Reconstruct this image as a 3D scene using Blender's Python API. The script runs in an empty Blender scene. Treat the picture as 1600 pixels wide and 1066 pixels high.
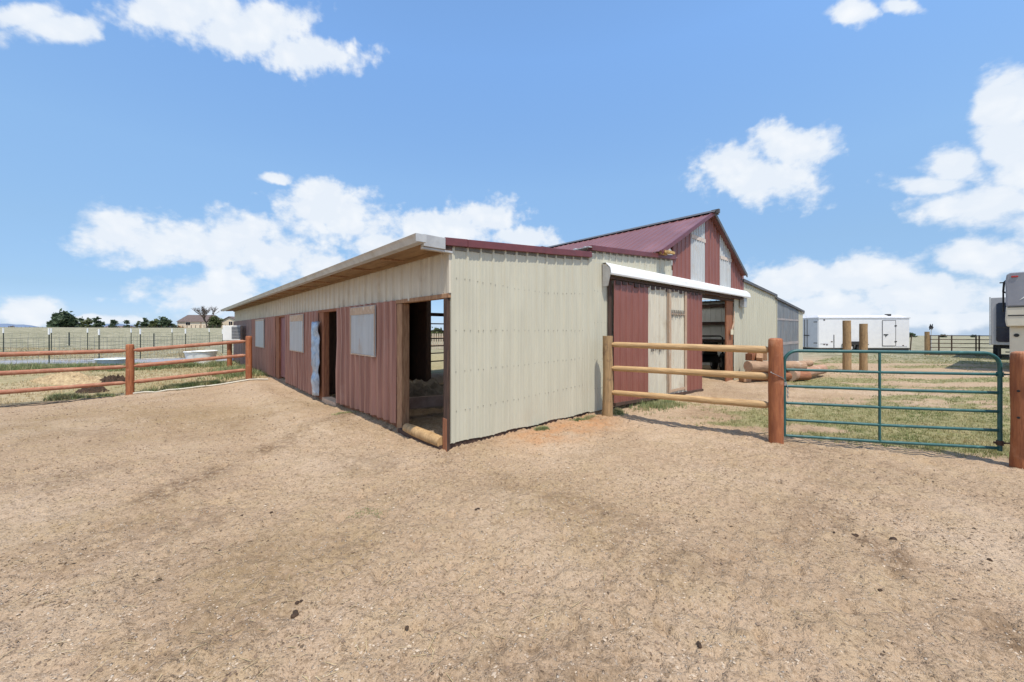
import bpy, math, random
import numpy as np
from mathutils import Vector, noise, Matrix
random.seed(7); rng = np.random.default_rng(7)
R = math.radians
scene = bpy.context.scene
COL = scene.collection

# ------------------------------------------------------------------ camera
FPX = 600.0                      # focal length in pixels of a 1600 px wide frame
HOR = 516.5                      # row of the horizon
CAMH = 1.6
cam_d = bpy.data.cameras.new('camera'); cam = bpy.data.objects.new('camera', cam_d); COL.objects.link(cam)
cam.location = (0, 0, CAMH); cam.rotation_euler = (R(90), 0, 0)
cam_d.sensor_width = 36; cam_d.lens = 36 * FPX / 1600
cam_d.shift_y = -(533 - HOR) / 1600
cam_d.clip_start = 0.05; cam_d.clip_end = 30000
scene.camera = cam

# ------------------------------------------------------------------ exposure, sun, sky
scene.view_settings.view_transform = 'Standard'
scene.view_settings.look = 'None'
scene.view_settings.exposure = 0.25
scene.view_settings.gamma = 1
SUN_EL, SUN_AZ = 65.5, 160         # azimuth clockwise from +Y
sd = Vector((math.sin(R(SUN_AZ)) * math.cos(R(SUN_EL)), math.cos(R(SUN_AZ)) * math.cos(R(SUN_EL)), math.sin(R(SUN_EL))))
sl = bpy.data.lights.new('sun', 'SUN'); sl.energy = 4.0; sl.angle = R(0.5); sl.color = (1, .93, .81)
so = bpy.data.objects.new('sun', sl); COL.objects.link(so)
so.rotation_euler = sd.to_track_quat('Z', 'Y').to_euler(); so.location = (5, -5, 20)

SKY_STRENGTH = 0.15
def azel(px, py):
    x, y, z = (px - 800) / FPX, 1.0, (HOR - py) / FPX
    return math.atan2(x, y), math.atan2(z, math.hypot(x, y))
CLOUDS = [  # cx, cy, rx, ry
    (95, 42, 88, 26), (40, 20, 60, 18), (290, 18, 125, 38), (390, 50, 120, 44), (490, 88, 92, 32), 
    (175, 362, 78, 34), (270, 380, 110, 38), (375, 372, 80, 42), (420, 400, 105, 34), (505, 415, 60, 20),
    (515, 330, 84, 46), (500, 298, 50, 26), (430, 277, 30, 9), (545, 355, 60, 24),
    (690, 355, 105, 34), (760, 335, 62, 26), (820, 372, 70, 20), (620, 382, 85, 20),
    (330, 462, 98, 32), (350, 440, 50, 16), (42, 485, 62, 28), (150, 500, 80, 8),
    (1185, 280, 118, 40), (1140, 255, 66, 38), (1235, 235, 84, 42), (1210, 210, 40, 22), 
    (1575, 165, 62, 62), (1590, 240, 84, 74), (1480, 262, 62, 30), (1450, 285, 70, 18), (1530, 325, 130, 42), (1640, 300, 90, 90),
    (1540, 405, 100, 36), (1230, 445, 120, 36), (1250, 425, 60, 20), (1340, 430, 110, 34), (1440, 465, 190, 40), (1300, 480, 170, 28), (1560, 470, 90, 30),
    (1330, 20, 40, 22), (1405, 10, 50, 14), (1480, 500, 200, 16), (-150, 400, 110, 50), (-260, 250, 150, 60), (1850, 380, 120, 60),
]
w = bpy.data.worlds.new('World'); scene.world = w; w.use_nodes = True
nt = w.node_tree; nt.nodes.clear(); N = nt.nodes.new; L = nt.links.new
def M(op, a, b=None, c=None, clamp=False, tree=None):
    t = tree or nt
    n = t.nodes.new('ShaderNodeMath'); n.operation = op; n.use_clamp = clamp
    for i, v in enumerate((a, b, c)):
        if v is None: continue
        if isinstance(v, (int, float)): n.inputs[i].default_value = v
        else: t.links.new(v, n.inputs[i])
    return n.outputs[0]
geo = N('ShaderNodeTexCoord')
sep = N('ShaderNodeSeparateXYZ'); L(geo.outputs['Generated'], sep.inputs[0])
zc = M('MAXIMUM', sep.outputs[2], 0.012)
cv = N('ShaderNodeCombineXYZ'); L(sep.outputs[0], cv.inputs[0]); L(sep.outputs[1], cv.inputs[1]); L(zc, cv.inputs[2])
sky = N('ShaderNodeTexSky'); sky.sky_type = 'NISHITA'; sky.sun_disc = False
sky.sun_elevation = R(SUN_EL); sky.sun_rotation = R(SUN_AZ); sky.altitude = 1800; sky.air_density = 1.0; sky.dust_density = 0.6; sky.ozone_density = 2.0
L(cv.outputs[0], sky.inputs['Vector'])
az = M('ARCTAN2', sep.outputs[0], sep.outputs[1])
el = M('ARCSINE', sep.outputs[2])
ae = N('ShaderNodeCombineXYZ'); L(az, ae.inputs[0]); L(el, ae.inputs[1])
def noise_n(vec, scale, detail, rough, sx=1, sy=1, off=0):
    mp = N('ShaderNodeMapping'); mp.inputs['Scale'].default_value = (sx, sy, 1); mp.inputs['Location'].default_value = (off, off * .7, 0)
    L(vec, mp.inputs[0]); n = N('ShaderNodeTexNoise'); n.inputs['Scale'].default_value = scale
    n.inputs['Detail'].default_value = detail; n.inputs['Roughness'].default_value = rough
    L(mp.outputs[0], n.inputs['Vector']); return n.outputs[0]
wn_ = N('ShaderNodeTexNoise'); wn_.inputs['Scale'].default_value = 11; wn_.inputs['Detail'].default_value = 5; L(ae.outputs[0], wn_.inputs['Vector'])
w1 = N('ShaderNodeVectorMath'); w1.operation = 'SUBTRACT'; L(wn_.outputs['Color'], w1.inputs[0]); w1.inputs[1].default_value = (.5, .5, .5)
w2 = N('ShaderNodeVectorMath'); w2.operation = 'MULTIPLY'; L(w1.outputs[0], w2.inputs[0]); w2.inputs[1].default_value = (.06, .04, 0)
aew = N('ShaderNodeVectorMath'); aew.operation = 'ADD'; L(ae.outputs[0], aew.inputs[0]); L(w2.outputs[0], aew.inputs[1])
d = None
ELL = []
for cx, cy, rx, ry in CLOUDS:
    a0, e0 = azel(cx, cy); a1, _ = azel(cx + rx, cy); _, e1 = azel(cx, cy - ry * 1.12)
    a2, e2 = azel(cx + 5, cy); ELL.append((a0, e0, max(abs(a1 - a0), .01), max(abs(e1 - e0), .006), (e2 - e0) / (a2 - a0)))
for a_, e_, ra, re in ((-100, 20, 22, 12), (-128, 34, 24, 16), (-158, 22, 18, 12), (-110, 58, 30, 14), (-150, 55, 24, 12), (-80, 38, 12, 7), (112, 25, 24, 12), (150, 32, 20, 12), (130, 55, 28, 10), (-172, 40, 8, 10), (0, 74, 60, 9)):  # unseen clouds added behind and overhead as fill light for the shaded wall
    ELL.append((R(a_), R(e_), R(ra), R(re), 0))
for a0, e0, ra, re, sk in ELL:
    v1 = N('ShaderNodeVectorMath'); v1.operation = 'SUBTRACT'; L(aew.outputs[0], v1.inputs[0]); v1.inputs[1].default_value = (a0, e0, 0)
    dx = N('ShaderNodeVectorMath'); dx.operation = 'DOT_PRODUCT'; L(v1.outputs[0], dx.inputs[0]); dx.inputs[1].default_value = (1 / ra, 0, 0)
    dy = N('ShaderNodeVectorMath'); dy.operation = 'DOT_PRODUCT'; L(v1.outputs[0], dy.inputs[0]); dy.inputs[1].default_value = (-sk / re, 1 / re, 0)
    v2 = N('ShaderNodeCombineXYZ'); L(dx.outputs['Value'], v2.inputs[0]); L(dy.outputs['Value'], v2.inputs[1])
    v3 = N('ShaderNodeVectorMath'); v3.operation = 'LENGTH'; L(v2.outputs[0], v3.inputs[0])
    d = v3.outputs['Value'] if d is None else M('SMOOTH_MIN', d, v3.outputs['Value'], 0.10)
nb = noise_n(ae.outputs[0], 13, 7, .58, 1, 1.1)
nf = noise_n(ae.outputs[0], 50, 5, .6, 1, 1.3, 3.1)
f = M('SUBTRACT', 1.0, d)
f = M('ADD', f, M('MULTIPLY', M('SUBTRACT', nb, .5), 1.1))
f = M('ADD', f, M('MULTIPLY', M('SUBTRACT', nf, .5), .7))
vor = N('ShaderNodeTexVoronoi'); vor.feature = 'SMOOTH_F1'; vor.inputs['Scale'].default_value = 22; vor.inputs['Detail'].default_value = 2; vor.inputs['Smoothness'].default_value = .6
L(aew.outputs[0], vor.inputs['Vector'])
bil = M('SUBTRACT', .42, vor.outputs['Distance']); f = M('ADD', f, M('MULTIPLY', bil, .55))
mr = N('ShaderNodeMapRange'); mr.interpolation_type = 'SMOOTHSTEP'; L(f, mr.inputs[0])
mr.inputs[1].default_value = -.38; mr.inputs[2].default_value = .24
mask = M('MULTIPLY', mr.outputs[0], .96)
# cloud body: paler and greyer patches of thicker cloud
cr = N('ShaderNodeValToRGB'); cr.color_ramp.elements[0].position = .30; cr.color_ramp.elements[0].color = (4.65, 5.0, 5.45, 1)
cr.color_ramp.elements[1].position = .80; cr.color_ramp.elements[1].color = (5.5, 5.6, 5.7, 1)
nc = noise_n(ae.outputs[0], 14, 4, .5, 1, 1.8, 8.2)
L(M('ADD', M('ADD', M('MULTIPLY', nc, .9), M('MULTIPLY', M('MINIMUM', f, .9), .16)), M('MULTIPLY', bil, .4)), cr.inputs[0])
tint = N('ShaderNodeMix'); tint.data_type = 'RGBA'; tint.blend_type = 'MULTIPLY'; tint.inputs[0].default_value = 1
L(sky.outputs[0], tint.inputs[6])
tr_ = N('ShaderNodeValToRGB'); te = tr_.color_ramp.elements
while len(te) < 5: te.new(.5)
for e_, (p_, c_) in zip(te, ((0., (.42, .50, .76)), (.08, (.55, .61, .70)), (.19, (.87, .92, .90)), (.34, (1.28, 1.37, 1.29)), (.574, (1.57, 1.80, 1.82)))): e_.position = p_; e_.color = (*c_, 1)
L(sep.outputs[2], tr_.inputs[0]); L(tr_.outputs[0], tint.inputs[7])
mx = N('ShaderNodeMix'); mx.data_type = 'RGBA'; L(mask, mx.inputs[0]); L(tint.outputs[2], mx.inputs[6]); L(cr.outputs[0], mx.inputs[7])
bg = N('ShaderNodeBackground'); bg.inputs[1].default_value = SKY_STRENGTH; L(mx.outputs[2], bg.inputs[0])
wo = N('ShaderNodeOutputWorld'); L(bg.outputs[0], wo.inputs[0])

# ------------------------------------------------------------------ helpers
MATS = {}
def mat(name, c1, c2=None, scale=6, rough=.7, metal=0, bump=0, bscale=None, stretch=(1, 1, 1), coord='Object', c3=None, s3=1.2, t3=(.55, .7), detail=6, spec=.5, trans=0, ramp=(.35, .65)):
    m = bpy.data.materials.new(name); m.use_nodes = True; t = m.node_tree; b = t.nodes['Principled BSDF']
    b.inputs['Roughness'].default_value = rough; b.inputs['Metallic'].default_value = metal
    b.inputs['Specular IOR Level'].default_value = spec
    c2 = c2 or tuple(x * .8 for x in c1)
    tc = t.nodes.new('ShaderNodeTexCoord'); mp = t.nodes.new('ShaderNodeMapping'); mp.inputs['Scale'].default_value = stretch
    t.links.new(tc.outputs[coord], mp.inputs[0])
    n = t.nodes.new('ShaderNodeTexNoise'); n.inputs['Scale'].default_value = scale; n.inputs['Detail'].default_value = detail; n.inputs['Roughness'].default_value = .6
    t.links.new(mp.outputs[0], n.inputs['Vector'])
    r = t.nodes.new('ShaderNodeValToRGB'); r.color_ramp.elements[0].position = ramp[0]; r.color_ramp.elements[1].position = ramp[1]
    r.color_ramp.elements[0].color = (*c2, 1); r.color_ramp.elements[1].color = (*c1, 1)
    t.links.new(n.outputs[0], r.inputs[0]); out = r.outputs[0]
    if c3:
        n3 = t.nodes.new('ShaderNodeTexNoise'); n3.inputs['Scale'].default_value = s3; n3.inputs['Detail'].default_value = 7; n3.inputs['Roughness'].default_value = .65
        t.links.new(tc.outputs[coord], n3.inputs['Vector'])
        m3 = t.nodes.new('ShaderNodeMapRange'); m3.inputs[1].default_value, m3.inputs[2].default_value = t3; t.links.new(n3.outputs[0], m3.inputs[0])
        x = t.nodes.new('ShaderNodeMix'); x.data_type = 'RGBA'; t.links.new(m3.outputs[0], x.inputs[0]); t.links.new(out, x.inputs[6]); x.inputs[7].default_value = (*c3, 1)
        out = x.outputs[2]
    t.links.new(out, b.inputs['Base Color'])
    if bump:
        bn = t.nodes.new('ShaderNodeTexNoise'); bn.inputs['Scale'].default_value = bscale or scale * 3; bn.inputs['Detail'].default_value = 5
        t.links.new(mp.outputs[0], bn.inputs['Vector'])
        bp = t.nodes.new('ShaderNodeBump'); bp.inputs['Strength'].default_value = bump; bp.inputs['Distance'].default_value = .02
        t.links.new(bn.outputs[0], bp.inputs['Height']); t.links.new(bp.outputs[0], b.inputs['Normal'])
    if trans:
        o = t.nodes['Material Output']; tl = t.nodes.new('ShaderNodeBsdfTranslucent'); t.links.new(out, tl.inputs[0])
        ms = t.nodes.new('ShaderNodeMixShader'); ms.inputs[0].default_value = trans
        t.links.new(b.outputs[0], ms.inputs[1]); t.links.new(tl.outputs[0], ms.inputs[2]); t.links.new(ms.outputs[0], o.inputs[0])
    MATS[name] = m; return m

m_tan = mat('tan_steel', (.53, .51, .405), (.475, .455, .36), 3, .42, 0, .12, 2, (2.4, 2.4, .25), c3=(.47, .43, .33), s3=1.1, t3=(.60, .85))
m_tan_old = mat('weathered_tan_steel', (.62, .57, .46), (.52, .47, .38), 4, .5, 0, .15, 3, (3, 3, .4), c3=(.42, .34, .24), s3=2, t3=(.55, .8))
m_burg = mat('burgundy_steel', (.25, .092, .070), (.215, .076, .058), 4, .4, 0, .08, 3, (2, 2, .4), c3=(.27, .12, .11), s3=1.4, t3=(.55, .85))
m_burg_old = mat('faded_burgundy_rib_shade', (.46, .235, .175), (.26, .12, .088), 5, .5, 0, .15, 4, (2.6, 2.6, .10), c3=(.42, .27, .22), s3=1.2, t3=(.6, .9))  # faded red, lightened against the wall's shade; dark streaks paint shade between ribs
m_burg_dark = mat('dark_burgundy_rib_shade', (.34, .23, .205), (.15, .10, .10), 5, .5, 0, .15, 4, (2.6, 2.6, .1), c3=(.33, .21, .2), s3=2, t3=(.5, .8))  # darker sheet with the same painted streaks of rib shade
m_roof = mat('burgundy_roof_steel', (.19, .082, .08), (.165, .07, .068), 2, .38, 0, .06, 3, c3=(.26, .12, .125), s3=.8, t3=(.5, .8))
m_trim = mat('burgundy_trim', (.16, .042, .045), (.12, .034, .036), 5, .4)
m_grey_trim = mat('dark_grey_trim', (.11, .105, .11), (.07, .07, .075), 8, .55)
m_galv = mat('galvanised_gutter', (.55, .55, .54), (.42, .41, .40), 6, .4, .3, c3=(.36, .33, .29), s3=3)
m_white = mat('white_metal', (.82, .82, .81), (.76, .76, .75), 5, .35, c3=(.6, .58, .54), s3=3, t3=(.62, .8))
m_wood = mat('weathered_wood', (.42, .25, .14), (.25, .13, .07), 5, .8, 0, .4, 14, (6, 6, .8))
m_wood_red = mat('red_brown_timber', (.36, .15, .07), (.20, .075, .04), 5, .8, 0, .4, 14, (6, 6, .8))
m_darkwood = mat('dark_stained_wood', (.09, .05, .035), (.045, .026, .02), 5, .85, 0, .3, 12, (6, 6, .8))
m_ply = mat('pale_board', (.62, .46, .33), (.5, .35, .25), 8, .8, c3=(.4, .3, .22), s3=5)
m_fiber = mat('translucent_fibreglass', (.74, .76, .765), (.58, .60, .61), 4, .3, 0, .1, 6, (9, 9, .2), c3=(.62, .55, .48), s3=2.2, t3=(.55, .8), trans=.3)
m_fiber_dark = mat('smoky_fibreglass', (.30, .33, .36), (.20, .22, .25), 4, .3, 0, .1, 6, (4, 4, .25), c3=(.36, .31, .28), s3=2, t3=(.5, .8), trans=.25)
m_sky = mat('added_clear_sheet', (.85, .85, .82), None, 3, .4, trans=.75)  # for the roof strips added to let daylight inside
m_screw = mat('screw_heads', (.27, .25, .21), None, 20, .5, .3)
m_log_tan = mat('peeled_pine_log', (.53, .35, .17), (.33, .20, .09), 4, .65, 0, .35, 9, (7, 7, .9), c3=(.24, .13, .06), s3=5, t3=(.6, .75))
m_log_grey = mat('treated_post', (.40, .26, .13), (.25, .16, .08), 4, .8, 0, .6, 9, (8, 8, .8), c3=(.16, .10, .06), s3=6, t3=(.55, .72))
m_log_red = mat('red_stained_log', (.38, .135, .052), (.24, .075, .03), 4, .7, 0, .45, 9, (7, 7, .9), c3=(.46, .22, .12), s3=5, t3=(.56, .75))
m_log_pink = mat('faded_red_log', (.42, .175, .10), (.26, .10, .055), 4, .7, 0, .45, 9, (7, 7, .9), c3=(.44, .25, .16), s3=5, t3=(.5, .7))
m_gate = mat('green_gate_paint', (.020, .105, .103), (.013, .075, .074), 12, .45, 0, .1, 30, c3=(.09, .21, .20), s3=6, t3=(.6, .75))
m_chain = mat('galvanised_chain', (.5, .5, .52), (.3, .3, .3), 30, .35, .8)
m_black = mat('black_rubber', (.025, .025, .027), (.015, .015, .015), 10, .7)
m_rust = mat('brown_pipe', (.09, .045, .03), (.05, .03, .02), 10, .7)
m_tpost = mat('dark_green_steel_post', (.035, .05, .045), (.02, .03, .03), 10, .6)
m_wire = mat('fence_wire', (.28, .29, .28), (.2, .2, .2), 10, .6, .3)
m_trailer = mat('white_trailer_skin', (.80, .80, .81), (.74, .74, .76), 3, .3, c3=(.6, .6, .6), s3=2, t3=(.65, .8))
m_trailer_door = mat('trailer_door_shade_grey', (.62, .63, .66), (.55, .56, .6), 3, .35)  # white door skin greyed to paint in its shaded side; decal shares it
m_rv_grey = mat('camper_grey_skin', (.30, .30, .33), (.25, .25, .28), 2, .25)
m_rv_cream = mat('camper_cream_skin', (.66, .61, .50), (.60, .55, .45), 2, .3)
m_rv_lgrey = mat('camper_pale_grey', (.42, .41, .41), (.37, .36, .37), 3, .35)
m_glass = mat('tinted_glass', (.012, .016, .035), (.008, .01, .02), 3, .08)
m_foil = mat('pale_blue_foil', (.52, .62, .74), (.30, .38, .50), 9, .22, .35, .8, 6, (3, 3, 1))
m_tub = mat('pale_blue_plastic', (.62, .68, .76), (.52, .58, .66), 5, .4)
m_manure = mat('dark_manure', (.075, .042, .024), (.03, .018, .01), 14, .95, 0, .8, 30)
m_stone = mat('pebble', (.50, .40, .31), (.26, .19, .14), 1.3, .85, coord='Object', detail=1, ramp=(.3, .7))
m_house = mat('beige_siding', (.72, .60, .46), (.66, .55, .42), 1, .8)
m_shingle = mat('brown_shingles', (.15, .11, .10), (.10, .075, .07), 2, .9)
m_bark = mat('bark', (.13, .09, .07), (.07, .05, .04), 3, .9)
m_log_old = mat('old_log', (.42, .27, .17), (.26, .16, .10), 4, .85, 0, .5, 9, (6, 6, .8), c3=(.55, .45, .36), s3=3)
def leafmat(name, a, b):
    return mat(name, a, b, 1.2, .7, 0, 0, c3=tuple(x * .6 for x in b), s3=4, t3=(.5, .7), trans=.25)
m_leaf = leafmat('evergreen_needles', (.10, .145, .07), (.045, .07, .038))
m_leaf2 = leafmat('olive_needles', (.15, .17, .065), (.075, .095, .035))
m_green = mat('weed_leaves', (.24, .30, .12), (.14, .18, .08), 3, .7, c3=(.38, .35, .18), s3=2.5, t3=(.45, .62), trans=.3)
m_grassblade = mat('grass_blades', (.26, .27, .10), (.13, .18, .055), .8, .8, c3=(.46, .38, .2), s3=1.3, t3=(.42, .62), trans=.25)
m_straw = mat('dry_grass_blades', (.56, .45, .26), (.40, .31, .17), 2, .85, trans=.25)

class MB:
    def __init__(s): s.v = []; s.f = []; s.mi = []
    def add(s, vs, fs, mi=0):
        o = len(s.v); s.v += [tuple(p) for p in vs]; s.f += [tuple(i + o for i in q) for q in fs]; s.mi += [mi] * len(fs); return s
    def box(s, x0, x1, y0, y1, z0, z1, mi=0):
        if x0 > x1: x0, x1 = x1, x0
        if y0 > y1: y0, y1 = y1, y0
        if z0 > z1: z0, z1 = z1, z0
        return s.add([(x0, y0, z0), (x1, y0, z0), (x1, y1, z0), (x0, y1, z0), (x0, y0, z1), (x1, y0, z1), (x1, y1, z1), (x0, y1, z1)],
                     [(3, 2, 1, 0), (4, 5, 6, 7), (0, 1, 5, 4), (1, 2, 6, 5), (2, 3, 7, 6), (3, 0, 4, 7)], mi)
    def hexa(s, b, t, mi=0):   # bottom quad, top quad
        return s.add(list(b) + list(t), [(3, 2, 1, 0), (4, 5, 6, 7), (0, 1, 5, 4), (1, 2, 6, 5), (2, 3, 7, 6), (3, 0, 4, 7)], mi)
    def tube(s, pts, r, n=10, mi=0, caps=True):
        pts = [Vector(p) for p in pts]; rs = r if isinstance(r, (list, tuple)) else [r] * len(pts); vs = []; fs = []
        ref = None
        for i, p in enumerate(pts):
            t = (pts[min(i + 1, len(pts) - 1)] - pts[max(i - 1, 0)]).normalized()
            if ref is None:
                ref = t.orthogonal().normalized()
            ref = (ref - t * ref.dot(t)).normalized(); bi = t.cross(ref)
            for k in range(n):
                a = 2 * math.pi * k / n; vs.append(p + (ref * math.cos(a) + bi * math.sin(a)) * rs[i])
        for i in range(len(pts) - 1):
            for k in range(n):
                a, b = i * n + k, i * n + (k + 1) % n; fs.append((a, b, b + n, a + n))
        if caps: fs.append(tuple(reversed(range(n)))); fs.append(tuple(range((len(pts) - 1) * n, len(pts) * n)))
        return s.add(vs, fs, mi)
    def build(s, name, mats, parent=None, smooth=False, loc=None, rot=None):
        me = bpy.data.meshes.new(name); me.from_pydata(s.v, [], s.f)
        for m in (mats if isinstance(mats, (list, tuple)) else [mats]): me.materials.append(m)
        me.polygons.foreach_set('material_index', s.mi)
        if smooth:
            me.polygons.foreach_set('use_smooth', [True] * len(s.f))
            try: me.set_sharp_from_angle(angle=R(40))
            except Exception: pass
        me.update(); o = bpy.data.objects.new(name, me); COL.objects.link(o)
        if parent: o.parent = parent
        if loc is not None: o.location = loc
        if rot is not None: o.rotation_euler = rot
        return o
def tag(o, label, cat, group=None, kind=None):
    if label: o['label'] = label
    if cat: o['category'] = cat
    if group: o['group'] = group
    if kind: o['kind'] = kind
    return o
def thing(name, label, cat, loc=(0, 0, 0), rz=0, group=None):
    o = bpy.data.objects.new(name, None); COL.objects.link(o); o.location = loc; o.rotation_euler = (0, 0, rz); o.empty_display_size = .2
    return tag(o, label, cat, group)
def bevel(o, wd=.01, seg=2):
    b = o.modifiers.new('bevel', 'BEVEL'); b.width = wd; b.segments = seg; b.limit_method = 'ANGLE'; return o
def sm(a, b, x): t = min(max((x - a) / (b - a), 0), 1); return t * t * (3 - 2 * t)

# ------------------------------------------------------------------ frame of the barn
BO = Vector((-.825, 5.13, 0)); BA = math.atan2(.6676, .7445)
U = Vector((math.cos(BA), math.sin(BA), 0)); V = Vector((-math.sin(BA), math.cos(BA), 0))
def bl(x, y):  # world -> barn local
    p = Vector((x, y, 0)) - BO; return p.dot(U), p.dot(V)
def bw(x, y, z=0): return BO + U * x + V * y + Vector((0, 0, z))

# ------------------------------------------------------------------ terrain
def gs(x, y, cx, cy, s): return math.exp(-((x - cx) ** 2 + (y - cy) ** 2) / (2 * s * s))
def hbase(x, y):
    r = math.hypot(x, y)
    h = -.30 * gs(x, y, -12.6, 10.4, 2.6) - .10 * gs(x, y, -5.2, 9.6, 2.2) - .16 * gs(x, y, -15, 18, 4) - .13 * gs(x, y, 6.9, 4.9, 1.9)
    if r > 18:
        a = math.atan2(x, y); lw = 1 - sm(-.62, -.1, a); rw = sm(.1, .6, a)
        crest = sm(22, 150, r) * 2.35 - max(r - 165, 0) * .012
        fall = -max(y - 30, 0) * .0128 * (1 if y > 0 else 0)
        h += lw * crest + (1 - lw) * (sm(20, 80, r) * -.2 - max(y - 60, 0) * .012) * (1 - rw) + rw * fall
    return h
def hfull(x, y):
    h = hbase(x, y); r = math.hypot(x, y); lx, ly = bl(x, y)
    inside = lx > 0 and ly > 0 and lx < 19.7 and (ly < 8 or (lx < 3.03 and ly < 22))
    if r < 45:
        p = Vector((x, y, 0)); k = 1 - sm(25, 45, r)
        a = .035 * noise.noise(p * .45) + .022 * noise.noise(p * 1.4 + Vector((3, 1, 0)))
        b = 0
        if r < 16:
            q = p * 4.2; b = .018 * noise.noise(q) + .017 * noise.noise(p * 9) + .015 * noise.noise(p * 19) + .005 * noise.noise(p * 43)
            yard = 1 - sm(0, .5, max(0, lx * 1 if inside else 0))
            b *= (1 - .4 * sm(10, 16, r))
            d1 = math.hypot(x - 9.5, y + 3.5); w_ = noise.noise(p * .8 + Vector((4, 0, 0)))
            tk = sm(-.15, .3, noise.noise(p * .55 + Vector((0, 6, 2)))) * k
            b += .0065 * math.sin(d1 * 42 + 5 * w_) * tk * (.6 + .8 * noise.noise(p * 3.1))
            for d0, hw in ((7.1, .10), (8.55, .10)): b -= .022 * math.exp(-((d1 - d0 - .12 * w_) / hw) ** 2) * (.7 + .6 * noise.noise(p * 5))
            # hoof scuffs: small pits with raised rims
            c = noise.noise(p * 6.5 + Vector((9, 4, 2)))
            b -= .028 * sm(.25, .55, c) * (0.35 + .65 * sm(-.1, .3, noise.noise(p * .7 + Vector((5, 5, 0)))))
        h += (a + b) * k
    # spoil banked against the end wall and along the left wall
    if ly < .2 and ly > -2 and lx > -.3 and lx < 6: h += .05 * math.exp(-((ly + .35) / .45) ** 2) * sm(.2, 1.6, lx) * (.6 + .8 * noise.noise(Vector((x * 2, y * 2, 0))))
    if lx < .2 and lx > -2.5 and ly > 1.2 and ly < 14: h += .085 * math.exp(-((lx + .9) / .45) ** 2) * sm(1.2, 2.4, ly) * (1 + noise.noise(Vector((x, y, 3))))
    if inside: h += .03
    return h
FL = [(-60, -40), (-13.2, 9.2), (-11.19, 11.25), (-8.7, 12.7), (-9.1, 14.3)]
FR = [(1.5, 7.2), (1.75, 7.1), (3.81, 5.6), (6.45, 4.85), (14, 3.0), (60, -10)]
def lineY(L_, x):
    for (a, b), (c, d_) in zip(L_, L_[1:]):
        if a <= x <= c: return b + (d_ - b) * (x - a) / (c - a)
    return L_[0][1] if x < L_[0][0] else L_[-1][1]
def zones(x, y):
    """grass amount, dry (straw) amount, red dirt, dark mulch  - where each soil lies on the site"""
    lx, ly = bl(x, y); p = Vector((x, y, 0)); n = noise.fractal(p * .35, 1, 2, 4); n2 = noise.noise(p * 1.6); r = math.hypot(x, y)
    g = dry = red = dark = 0
    if x > 1.5 and ly < .0:
        e = y - lineY(FR, x)
        if e > 0:
            st = noise.fractal(Vector((x * .22, y * .75, 1)), 1, 2, 4)
            g = sm(.1, .9, e) * sm(-.28, .22, st + .15 * n2 + .06)
            door = math.exp(-((lx - 8.5) / 2.8) ** 2 - ((ly + .5) / 2.0) ** 2)
            g *= 1 - .95 * sm(.15, .6, door)
            if r > 24: g = max(g, sm(24, 32, r) * .75)
            drv = math.exp(-((y - 13.2 - .1 * x) / 1.6) ** 2) * .8
            g *= 1 - drv
    if lx < 0 and x < -7:
        e = (y - lineY(FL, x)) if x > -60 else 5
        if e > -.6 or x < -14:
            k = sm(-.6, .6, e) if x > -14 else 1
            dry = .9 * k; g = max(g, k * sm(.0, .4, n + .25 * n2) * .55)
            if r > 21: g = max(g, .5); dry = .8
    if lx > 3 and ly > 8 or (r > 40): g = max(g, .55); dry = max(dry, .75)
    if ly > 22: g = max(g, .5); dry = .8
    red = .75 * math.exp(-((ly + .35) / .5) ** 2) * sm(.3, 1.5, lx) * (1 - sm(2.6, 3.6, lx)) if -2.5 < ly < .3 else 0
    # scuffed line of darker litter running from the second doorway into the yard
    ax, ay, bx, by = -3.9, 8.5, -3.9, 3.6
    for A, B, wd, k_ in ((Vector((-3.15, 7.4)), Vector((-3.3, 5.2)), .20, 1.0), (Vector((-3.3, 5.2)), Vector((-3.45, 3.6)), .17, .8), (Vector((2.75, 2.85)), Vector((2.60, 2.05)), .16, .9), (Vector((-.1, 4.1)), Vector((1.1, 3.1)), .14, .5)):
        q = Vector((x, y)); t = max(0, min(1, (q - A).dot(B - A) / (B - A).length_squared)); dd = (q - (A + (B - A) * t)).length + .08 * noise.noise(p * 5)
        if dd < 1: dark = max(dark, 1.5 * k_ * math.exp(-(dd / wd) ** 2) * sm(-.3, .3, n2 + .15))
    dark = max(dark, .55 * sm(.1, .55, noise.fractal(p * .9 + Vector((7, 2, 0)), 1, 2, 4)) * (1 if r < 14 else .4))
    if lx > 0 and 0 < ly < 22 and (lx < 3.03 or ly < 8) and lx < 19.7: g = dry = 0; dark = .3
    return g, dry, red, dark
def soils(x, y):
    """golden litter, pale dust, harrow lines"""
    p = Vector((x, y, 0)); lx, ly = bl(x, y); n = noise.noise(p * .9 + Vector((2, 8, 1))); n3 = noise.fractal(p * .5 + Vector((1, 1, 6)), 1, 2, 3)
    gold = max(1.3 * gs(x, y, -5.6, 7.6, 1.3), 1.1 * gs(x, y, -8.0, 7.4, 1.5), .55 * sm(.0, .5, n3) * (1 if x < -1 else .3), .5 * gs(x, y, .3, 3.4, .7))
    dust = max(.9 * math.exp(-((lx + 1.1) / .7) ** 2) * sm(.5, 2, ly) * (1 - sm(8, 13, ly)) if lx < .3 else 0, .8 * math.exp(-((ly + .9) / .6) ** 2) * sm(0, 1, lx) * (1 - sm(3.5, 5, lx)) if ly < .1 else 0, .9 * gs(x, y, -5.8, 11.6, .9), .5 * sm(.1, .5, -n3))
    tr = sm(-.05, .35, n) * (1 - sm(9, 13, math.hypot(x, y)))
    return gold * (.7 + .6 * n), dust * (.75 + .5 * n), tr, 1

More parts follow.
